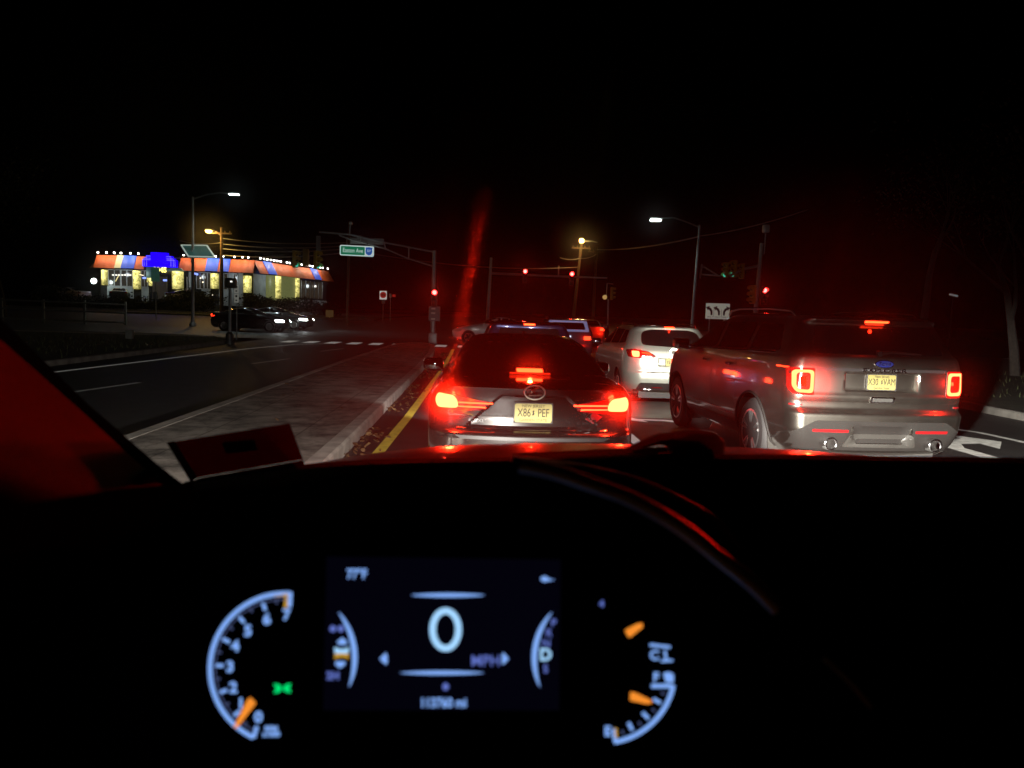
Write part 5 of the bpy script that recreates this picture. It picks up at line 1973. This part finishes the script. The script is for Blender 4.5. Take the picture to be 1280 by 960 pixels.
# windshield pillar at the left
pil_m = mat('red_lit_pillar_trim', (.20, .009, .007), .6, spec=.15)  # red of the tail lamps is put into the trim colour
a0, a1 = (-60, 395), (214, 606)
q = lambda u, v, d: CO + ray(u, v) * d
rows = [[q(-80, 362, .62), q(20, 442, .66), q(120, 530, .70), q(190, 590, .74), q(235, 628, .78)],
        [q(-80, 385, .60), q(0, 452, .64), q(100, 540, .68), q(165, 598, .72), q(205, 634, .76)]]
rows0 = [[q(-90, 335, .80), q(20, 415, .84), q(120, 508, .88), q(200, 580, .92), q(250, 622, .96)], rows[0]]
obj('pillar_edge', loft([[q(-60, 345, .78), q(0, 397, .80), q(110, 505, .84), q(200, 583, .88), q(238, 612, .90)], [q(-84, 366, .655), q(-4, 428, .695), q(95, 517, .735), q(158, 579, .775), q(194, 616, .815)]]), M['matt'], own, 60)
obj('pillar', loft([[q(-90, 352, .66), q(0, 424, .70), q(100, 512, .74), q(165, 572, .78), q(205, 608, .82)],
                    [q(-110, 400, .56), q(-30, 470, .60), q(62, 552, .65), q(130, 600, .70), q(178, 626, .76)],
                    [q(-140, 455, .49), q(-70, 520, .53), q(20, 584, .58), q(95, 622, .65), q(150, 640, .72)],
                    [q(-170, 510, .45), q(-110, 565, .50), q(-20, 612, .55), q(60, 640, .62), q(120, 652, .70)],
                    [q(-220, 570, .47), q(-160, 620, .52), q(-70, 650, .575), q(20, 665, .65), q(90, 668, .73)]]), pil_m, own, 80)
obj('door_top', loft([[q(-260, 580, .26), q(30, 630, .36), q(140, 612, .50), q(240, 604, .62)], [q(-260, 900, .24), q(30, 960, .34), q(140, 960, .46), q(260, 960, .55)]]), M['matt'], own, 60)

# the windshield: faintly greasy glass that scatters a little light, with wiper smears
gm, N_, L_ = newmat('smeared_windshield_glass')
out = N_('ShaderNodeOutputMaterial')
tr = N_('ShaderNodeBsdfTransparent')
tr.inputs[0].default_value = (.97, .97, .97, 1)
geo = N_('ShaderNodeNewGeometry')
tc = N_('ShaderNodeTexCoord')
r1 = N_('ShaderNodeBsdfRefraction')
r1.inputs['IOR'].default_value = 1.12
r1.inputs['Roughness'].default_value = .42
L_(geo.outputs['Incoming'], r1.inputs['Normal'])
r3 = N_('ShaderNodeBsdfRefraction')
r3.inputs['IOR'].default_value = 1.3
r3.inputs['Roughness'].default_value = .85
L_(geo.outputs['Incoming'], r3.inputs['Normal'])
wn = N_('ShaderNodeTexWhiteNoise')
sc = N_('ShaderNodeVectorMath')
sc.operation = 'SCALE'
sc.inputs['Scale'].default_value = 54321.
L_(geo.outputs['Position'], sc.inputs[0])
L_(sc.outputs[0], wn.inputs['Vector'])
iv = N_('ShaderNodeMath')
iv.operation = 'SUBTRACT'
iv.inputs[0].default_value = 1.0
L_(wn.outputs['Value'], iv.inputs[1])
sq = N_('ShaderNodeMath')
sq.operation = 'POWER'
sq.inputs[1].default_value = .6
L_(iv.outputs[0], sq.inputs[0])
pw = N_('ShaderNodeMath')
pw.operation = 'SUBTRACT'
pw.inputs[0].default_value = 1.0
L_(sq.outputs[0], pw.inputs[1])
ml = N_('ShaderNodeMath')
ml.operation = 'MULTIPLY'
ml.inputs[1].default_value = .72
L_(pw.outputs[0], ml.inputs[0])
ax = N_('ShaderNodeVectorMath')
ax.operation = 'SCALE'
ax.inputs[0].default_value = (-.15, 0, -.98)
L_(ml.outputs[0], ax.inputs['Scale'])
ad = N_('ShaderNodeVectorMath')
ad.operation = 'ADD'
L_(ax.outputs[0], ad.inputs[0])
L_(geo.outputs['Incoming'], ad.inputs[1])
nz = N_('ShaderNodeVectorMath')
nz.operation = 'NORMALIZE'
L_(ad.outputs[0], nz.inputs[0])
r2 = N_('ShaderNodeBsdfRefraction')
r2.inputs['IOR'].default_value = .7
r2.inputs['Roughness'].default_value = .11
L_(nz.outputs[0], r2.inputs['Normal'])
# smears are stronger in some bands of the glass
sm = N_('ShaderNodeTexNoise')
sm.inputs['Scale'].default_value = 5.5
sm.inputs['Detail'].default_value = 3
mp = N_('ShaderNodeMapping')
mp.inputs['Scale'].default_value = (1.5, 1, 3.5)
L_(tc.outputs['Object'], mp.inputs['Vector'])
L_(mp.outputs[0], sm.inputs['Vector'])
mr = N_('ShaderNodeMapRange')
mr.inputs['From Min'].default_value = .2
mr.inputs['From Max'].default_value = .85
mr.inputs['To Min'].default_value = HZ_STREAK * .3
mr.inputs['To Max'].default_value = HZ_STREAK * 1.6
L_(sm.outputs[0], mr.inputs[0])
m1 = N_('ShaderNodeMixShader')
m1.inputs[0].default_value = HZ_CORE
L_(tr.outputs[0], m1.inputs[1])
L_(r1.outputs[0], m1.inputs[2])
m3 = N_('ShaderNodeMixShader')
m3.inputs[0].default_value = HZ_WIDE
L_(m1.outputs[0], m3.inputs[1])
L_(r3.outputs[0], m3.inputs[2])
m2 = N_('ShaderNodeMixShader')
# and the greasiest patch is a hand's breadth wide, in front of the driver
sx3 = N_('ShaderNodeSeparateXYZ')
L_(tc.outputs['Object'], sx3.inputs[0])
def mth_(op, a, b):
    n_ = N_('ShaderNodeMath')
    n_.operation = op
    for i_, k_ in enumerate((a, b)):
        if hasattr(k_, 'links'):
            L_(k_, n_.inputs[i_])
        else:
            n_.inputs[i_].default_value = k_
    return n_.outputs[0]
xo = mth_('MULTIPLY', mth_('ADD', sx3.outputs[0], .015), 1 / .06)
gs_ = mth_('POWER', 2.718, mth_('MULTIPLY', mth_('MULTIPLY', xo, xo), -1.0))
fac = mth_('MULTIPLY', mr.outputs[0], mth_('ADD', mth_('MULTIPLY', gs_, 1.0), .03))
L_(fac, m2.inputs[0])
L_(m3.outputs[0], m2.inputs[1])
L_(r2.outputs[0], m2.inputs[2])
L_(m2.outputs[0], out.inputs[0])
rows = []
for k in range(9):
    t = k / 8
    y, z = 1.02 - .92 * t, 1.40 + .70 * t - .04 * t * t
    rows.append([Vector((OWNX + (-.86 + .08 * t + (1.72 - .16 * t) * i / 12), y - .10 * (2 * i / 12 - 1) ** 2, z)) for i in range(13)])
ws_ = obj('windshield', loft(rows), gm, own, 80, keep=True)
sticker, N2, L2 = newmat('sticker_back')
o2 = N2('ShaderNodeOutputMaterial')
t2_ = N2('ShaderNodeBsdfTranslucent')
t2_.inputs[0].default_value = (.10, .03, .025, 1)
L2(t2_.outputs[0], o2.inputs[0])
# the inspection sticker in its lower left corner
st = [(218, 552), (362, 529), (379, 574), (247, 597)]
bm = B()
prism(bm, [q(u, v, .93) for u, v in st], ray(300, 560) * .001)
sk = obj('inspection_sticker', bm, sticker, own)
bm = B()
prism(bm, [q(u, v, .9285) for u, v in ((277, 553), (318, 549), (322, 563), (283, 567))], ray(300, 560) * .0005)
obj('printed_square', bm, mat('sticker_print', (.006, .005, .005), .6), sk)
bm = B()
for sg in (((208, 553), (218, 551), (247, 597), (238, 602)), ((247, 598), (379, 575), (381, 582), (240, 604))):
    prism(bm, [q(u, v, .9305) for u, v in sg], ray(300, 560) * .0005)
obj('clear_edge', bm, mat('sticker_edge', (.10, .095, .085), .5), sk)

# ---- instrument panel: a flat face across the line of sight, 0.52 m from the eye
D = .52
ctr = CO + ray(560, 835) * D
rx, uy = CR.copy(), CU.copy()


def ip(u, v, lift=0.):
    return CO + CF * (D - lift) + CR * ((u - 640) / F * (D - lift)) + CU * ((480 - v) / F * (D - lift))


def ipm(u, v, lift=.001):
    """a frame at the pixel's place on the panel face, x right, y up, z to the driver"""
    p = ip(u, v, lift)
    m = Matrix((CR, CU, -CF)).transposed().to_4x4()
    m.translation = p
    return m


S = D / F
bm = B()
prism(bm, [ip(u, v) for u, v in ((170, 690), (930, 690), (960, 980), (130, 980))], CF * .01)
panel = obj('instrument_panel', bm, mat('panel_black', (.002, .002, .002), .8, spec=.0), own, 20)
ICE = (.22, .42, 1.0)
M['ice'] = emis('gauge_light', (.24, .45, 1), .95)
M['ice_hi'] = emis('digit_light', (.36, .66, 1), 1.05)
M['ice_dim'] = emis('gauge_light_dim', (.14, .20, .66), .8)
M['ice_low'] = emis('tick_light_dim', (.2, .26, .6), .28)
M['orange'] = emis('needle_light', (1, .30, .03), .95)
M['amber'] = emis('amber_light', (1, .55, .06), .55)
M['green'] = emis('green_light', (.0, 1, .22), .75)
bm = B()
prism(bm, [ip(u, v, .0015) for u, v in ((408, 696), (701, 700), (699, 888), (404, 888))], CF * .001)
scr = obj('display', bm, emis('display_glow', (.3, .25, 1), .003), panel, 20)


def flat(pts, m, name='mark', parent=None, lift=.002):
    bm = B()
    prism(bm, [ip(u, v, lift) for u, v in pts], CF * .0004)
    return obj(name, bm, m, parent or panel, 10)


def ribbon(pts, w, m, name, parent, lift=.002, taper=False):
    """a flat line of the width w (in panel units) through points on the panel"""
    bm = B()
    L, R = [], []
    for i, p in enumerate(pts):
        a, b = Vector(pts[max(0, i - 1)]), Vector(pts[min(len(pts) - 1, i + 1)])
        d = (b - a).normalized()
        n = Vector((-d.y, d.x))
        k = w / 2
        if taper:
            k *= max(.06, sin(pi * i / (len(pts) - 1)) ** .6)
        L.append(bm.verts.new(ip(*(Vector(p) + n * k), lift)))
        R.append(bm.verts.new(ip(*(Vector(p) - n * k), lift)))
    for i in range(len(L) - 1):
        bm.faces.new((L[i], L[i + 1], R[i + 1], R[i]))
    return obj(name, bm, m, parent, 10)


def circ3(a, b, c):
    ax_, ay, bx, by, cx, cy_ = *a, *b, *c
    d = 2 * (ax_ * (by - cy_) + bx * (cy_ - ay) + cx * (ay - by))
    ux = ((ax_ ** 2 + ay ** 2) * (by - cy_) + (bx ** 2 + by ** 2) * (cy_ - ay) + (cx ** 2 + cy_ ** 2) * (ay - by)) / d
    uy_ = ((ax_ ** 2 + ay ** 2) * (cx - bx) + (bx ** 2 + by ** 2) * (ax_ - cx) + (cx ** 2 + cy_ ** 2) * (bx - ax_)) / d
    return ux, uy_, sqrt((ax_ - ux) ** 2 + (ay - uy_) ** 2)


def arc_px(a, b, c, n=40, f=1.):
    x, y, r = circ3(a, b, c)
    t0, tb, t1 = (atan2(p[1] - y, p[0] - x) for p in (a, b, c))
    def unwrap(t, ref):
        while t - ref > pi:
            t -= 2 * pi
        while t - ref < -pi:
            t += 2 * pi
        return t
    tb = unwrap(tb, t0)
    t1 = unwrap(t1, tb)
    return [(x + r * f * cos(t0 + (t1 - t0) * i / n), y + r * f * sin(t0 + (t1 - t0) * i / n)) for i in range(n + 1)], (x, y, r, t0, t1)


def word(s, u, v, size, m, name='lettering', parent=None, sx=1., bold=0.):
    bm = text_bm(s, size * S * 1.38, .0003, scale_x=sx, bold=bold * S)
    return obj(name, place(bm, ipm(u, v, .002)), m, parent or panel, 0)


# rev counter
pts, (tx, ty, tr_, ta0, ta1) = arc_px((317, 922), (262.5, 838), (363, 742))
tach = ribbon(pts, 5.5, M['ice'], 'rev_counter', panel)
ribbon(arc_px((321, 915), (269, 838), (360, 749))[0], 1.6, M['ice_low'], 'inner_ring', tach)
ribbon([(363, 740), (362, 759)], 5, M['ice'], 'end_bar', tach)
ribbon([(317, 922), (321, 908)], 5, M['ice'], 'end_bar', tach)
nums = [(323, 897), (301, 880), (291.5, 860), (287.5, 834), (294, 808), (310, 789), (333.5, 774.5), (358, 769)]
for i, (u, v) in enumerate(nums):
    word(str(i), u, v, 13.5, M['ice'], 'numeral', tach, 1.05, .55)
for i in range(1, 14):
    a = ta0 + (ta1 - ta0) * i / 14
    major = i % 2 == 0
    r0, r1 = tr_ - 7, tr_ - (17 if major else 12)
    ribbon([(tx + r0 * cos(a), ty + r0 * sin(a)), (tx + r1 * cos(a), ty + r1 * sin(a))], 4.2 if major else 2.6, M['ice'] if major else M['ice_low'], 'tick', tach)
flat([(292, 909), (296, 910.5), (320, 879), (313, 872), (309, 875)], M['orange'], 'needle', tach, .004)
flat([(343, 746), (356, 745), (355, 760), (359, 760), (360, 742), (343, 744)], M['amber'], 'red_line_mark', tach)
for k in range(2):
    word(('RPM', 'x1000')[k], 339, 911 + 7 * k, 6.2, M['ice'], 'lettering', tach, 1, .25)
# green side lamp telltale
gl = flat([(342, 855), (348, 855.5), (352, 858.5), (352, 863), (348, 866), (342, 866.5), (345, 861)], M['green'], 'side_lamp_telltale', panel)
flat([(354, 858.5), (358, 855.5), (363.5, 854.5), (362, 860), (363.5, 866), (358, 865.5), (354, 862.5)], M['green'], 'symbol', gl)

# middle display
word('77°F', 446, 718, 12, M['ice'], 'lettering', scr, .82, .4)
sp0 = ribbon([(514 + 92 * i / 20, 744) for i in range(21)], 5, M['ice'], 'light_line', scr, .003, True)
ribbon([(500 + 105 * i / 20, 841) for i in range(21)], 5, M['ice'], 'light_line', scr, .003, True)
oval = [(557 + 16.2 * cos(2 * pi * i / 40), 787 + 23.5 * sin(2 * pi * i / 40)) for i in range(41)]
ribbon(oval, 8, M['ice_hi'], 'speed_digit', scr, .003)
word('MPH', 607, 826.5, 13.5, M['ice_dim'], 'lettering', scr, .98, .15)
flat([(474.5, 823.5), (482, 816), (484, 819), (484, 829), (482, 831)], M['ice'], 'arrow', scr, .003)
flat([(636, 823.5), (629, 815.5), (627.5, 819), (627.5, 829), (629, 831)], M['ice'], 'arrow', scr, .003)
ribbon(arc_px((423, 765), (443, 815), (436, 859), 24)[0], 6.5, M['ice'], 'light_arc', scr, .003, True)
ribbon(arc_px((690, 765), (668, 820), (675, 859), 24)[0], 6.5, M['ice'], 'light_arc', scr, .003, True)
for u in (416, 426):
    flat([(u + 4 * cos(a * .5236), 786 + 4 * sin(a * .5236)) for a in range(12)], M['ice_dim'], 'dot', scr, .003)
flat([(428, 797), (434, 802.5), (432, 806), (424, 806), (421, 802.5)], M['ice'], 'arrow', scr, .003)
flat([(418, 809), (424, 811.5), (431, 811.5), (436, 809), (435, 819), (418.5, 819)], M['ice_hi'], 'car_symbol', scr, .003)
flat([(418, 824), (424, 821.5), (431, 821.5), (436, 824), (435, 817), (418.5, 817)], M['amber'], 'car_symbol', scr, .0035)
flat([(425, 835.5), (432, 830), (430.5, 827), (420, 827), (418.5, 830)], M['ice'], 'arrow', scr, .003)
word('2H', 416, 845, 9.5, M['ice_dim'], 'lettering', scr, 1, .4)
for ch, u, v, sz, m_ in (('P', 692, 779, 9.5, 'ice_dim'), ('R', 686, 791.5, 9.5, 'ice_dim'), ('N', 683, 804.5, 9.5, 'ice_dim'), ('D', 682, 819, 15, 'ice_hi'), ('S', 682, 836.5, 9.5, 'ice_dim')):
    word(ch, u, v, sz, M[m_], 'gear_letter', scr, 1, .5 if ch == 'D' else .2)
flat([(676, 722), (681, 720), (687, 723.5), (693, 725), (687, 726), (681, 727.5), (676.5, 726)], M['ice'], 'symbol', scr, .003)
flat([(557 + 4 * cos(a * .5236), 858.5 + 4.4 * sin(a * .5236)) for a in range(12)], M['ice_dim'], 'symbol', scr, .003)
word('113760 mi', 554, 879, 11.5, M['ice'], 'lettering', scr, .86, .4)
# faint reflections of the display's lower lip
# fuel and temperature gauges
pts, (fx_, fy_, fr_, fa0, fa1) = arc_px((768, 927.5), (821, 898), (841.5, 857))
fuel = ribbon(pts, 5.5, M['ice'], 'fuel_gauge', panel)
ribbon([(814, 857.5), (842, 857.5)], 5, M['ice'], 'end_bar', fuel)
ribbon([(769, 928), (767, 911)], 4.5, M['ice'], 'end_bar', fuel)
ribbon([(770.5, 922), (769.5, 910)], 3.2, M['amber'], 'low_fuel_mark', fuel)
for i in range(1, 8):
    a = fa0 + (fa1 - fa0) * i / 8
    major = i % 2 == 0
    r0, r1 = fr_ - 7, fr_ - (18 if major else 12)
    ribbon([(fx_ + r0 * cos(a), fy_ + r0 * sin(a)), (fx_ + r1 * cos(a), fy_ + r1 * sin(a))], 4.2 if major else 2.6, M['ice'] if major else M['ice_low'], 'tick', fuel)
word('E', 759.5, 914.5, 12, M['ice'], 'lettering', fuel, 1, .5)
word('F', 820, 847, 11.5, M['ice'], 'lettering', fuel, 1, .4)
bm_ = flat([(829, 842), (836, 840), (842, 843), (842, 853), (832, 853), (831, 848)], M['ice'], 'pump_symbol', fuel)
flat([(788, 865), (795, 866.5), (814, 875.5), (815, 879), (808, 880), (787.5, 875.5)], M['orange'], 'needle', fuel, .004)
temp = ribbon([(812, 806), (838, 809)], 3.6, M['ice'], 'temperature_gauge', panel)
word('C', 818, 819.5, 12, M['ice'], 'lettering', temp, 1, .4)
ribbon([(831, 813), (833, 826)], 3.2, M['ice'], 'thermometer_symbol', temp)
ribbon([(826, 826.5), (841, 825.5)], 3, M['ice'], 'thermometer_symbol', temp)
flat([(781, 788), (796, 780), (803, 779), (803.5, 784), (788, 796.5), (785, 796)], M['orange'], 'needle', temp, .004)
word('4', 752, 755, 8.5, M['ice_dim'], 'lettering', panel, 1, .3)
flat([(186 + 2.5 * cos(a * .785), 905.5 + 2.5 * sin(a * .785)) for a in range(8)], M['ice_low'], 'dot', panel)

# its own low beams, shining on the cars ahead
for sx in (-1, 1):
    hl = light('low_beam', 'SPOT', (OWNX + sx * .72, 2.35, .92), HEAD * (1.0 if sx < 0 else 7.6), (1, .95, .86), own, .05, spot_size=radians(98 if sx < 0 else 29), spot_blend=.5 if sx < 0 else .3, aim=(-.36, 1, -.15) if sx < 0 else (.62, 1, -.035))
    hl.data.use_nodes = True
    nt_ = hl.data.node_tree
    em_ = nt_.nodes['Emission']
    ge_ = nt_.nodes.new('ShaderNodeNewGeometry')
    sx_ = nt_.nodes.new('ShaderNodeSeparateXYZ')
    nt_.links.new(ge_.outputs['Incoming'], sx_.inputs[0])
    mr_ = nt_.nodes.new('ShaderNodeMapRange')
    mr_.interpolation_type = 'SMOOTHSTEP'
    mr_.inputs['From Min'].default_value = -.06 if sx < 0 else .0
    mr_.inputs['From Max'].default_value = .03 if sx < 0 else .075
    mr_.inputs['To Min'].default_value = 1.0
    mr_.inputs['To Max'].default_value = .012
    nt_.links.new(sx_.outputs['Z'], mr_.inputs[0])
    nt_.links.new(mr_.outputs[0], em_.inputs['Strength'])


# ------------------------------------------------------------------ night sky and faint sky light
w = bpy.data.worlds.new("World")
SC.world = w
w.use_nodes = True
nt = w.node_tree
bg = nt.nodes['Background']
sky = nt.nodes.new('ShaderNodeTexSky')
sky.sky_type = 'NISHITA'
sky.sun_disc = False
sky.sun_elevation = radians(-6)
sky.sun_rotation = radians(200)
nt.links.new(sky.outputs[0], bg.inputs[0])
bg.inputs[1].default_value = .004
sl_ = bpy.data.lights.new('moonlight', 'SUN')
sl_.energy = .002
sl_.angle = radians(2)
sl_.color = (1, .9, .8)
so = bpy.data.objects.new('moonlight', sl_)
COL.objects.link(so)
so.rotation_euler = (radians(50), 0, radians(200))

SC.view_settings.view_transform = 'Standard'
SC.view_settings.look = 'None'
SC.view_settings.exposure = 0
SC.render.engine = 'CYCLES'
cy = SC.cycles
cy.use_denoising = True
cy.denoiser = 'OPENIMAGEDENOISE'
cy.max_bounces = 6
cy.diffuse_bounces = 2
cy.glossy_bounces = 3
cy.transmission_bounces = 4
cy.transparent_max_bounces = 8
cy.sample_clamp_indirect = 3.0
cy.caustics_reflective = False
cy.caustics_refractive = False
cy.use_light_tree = True
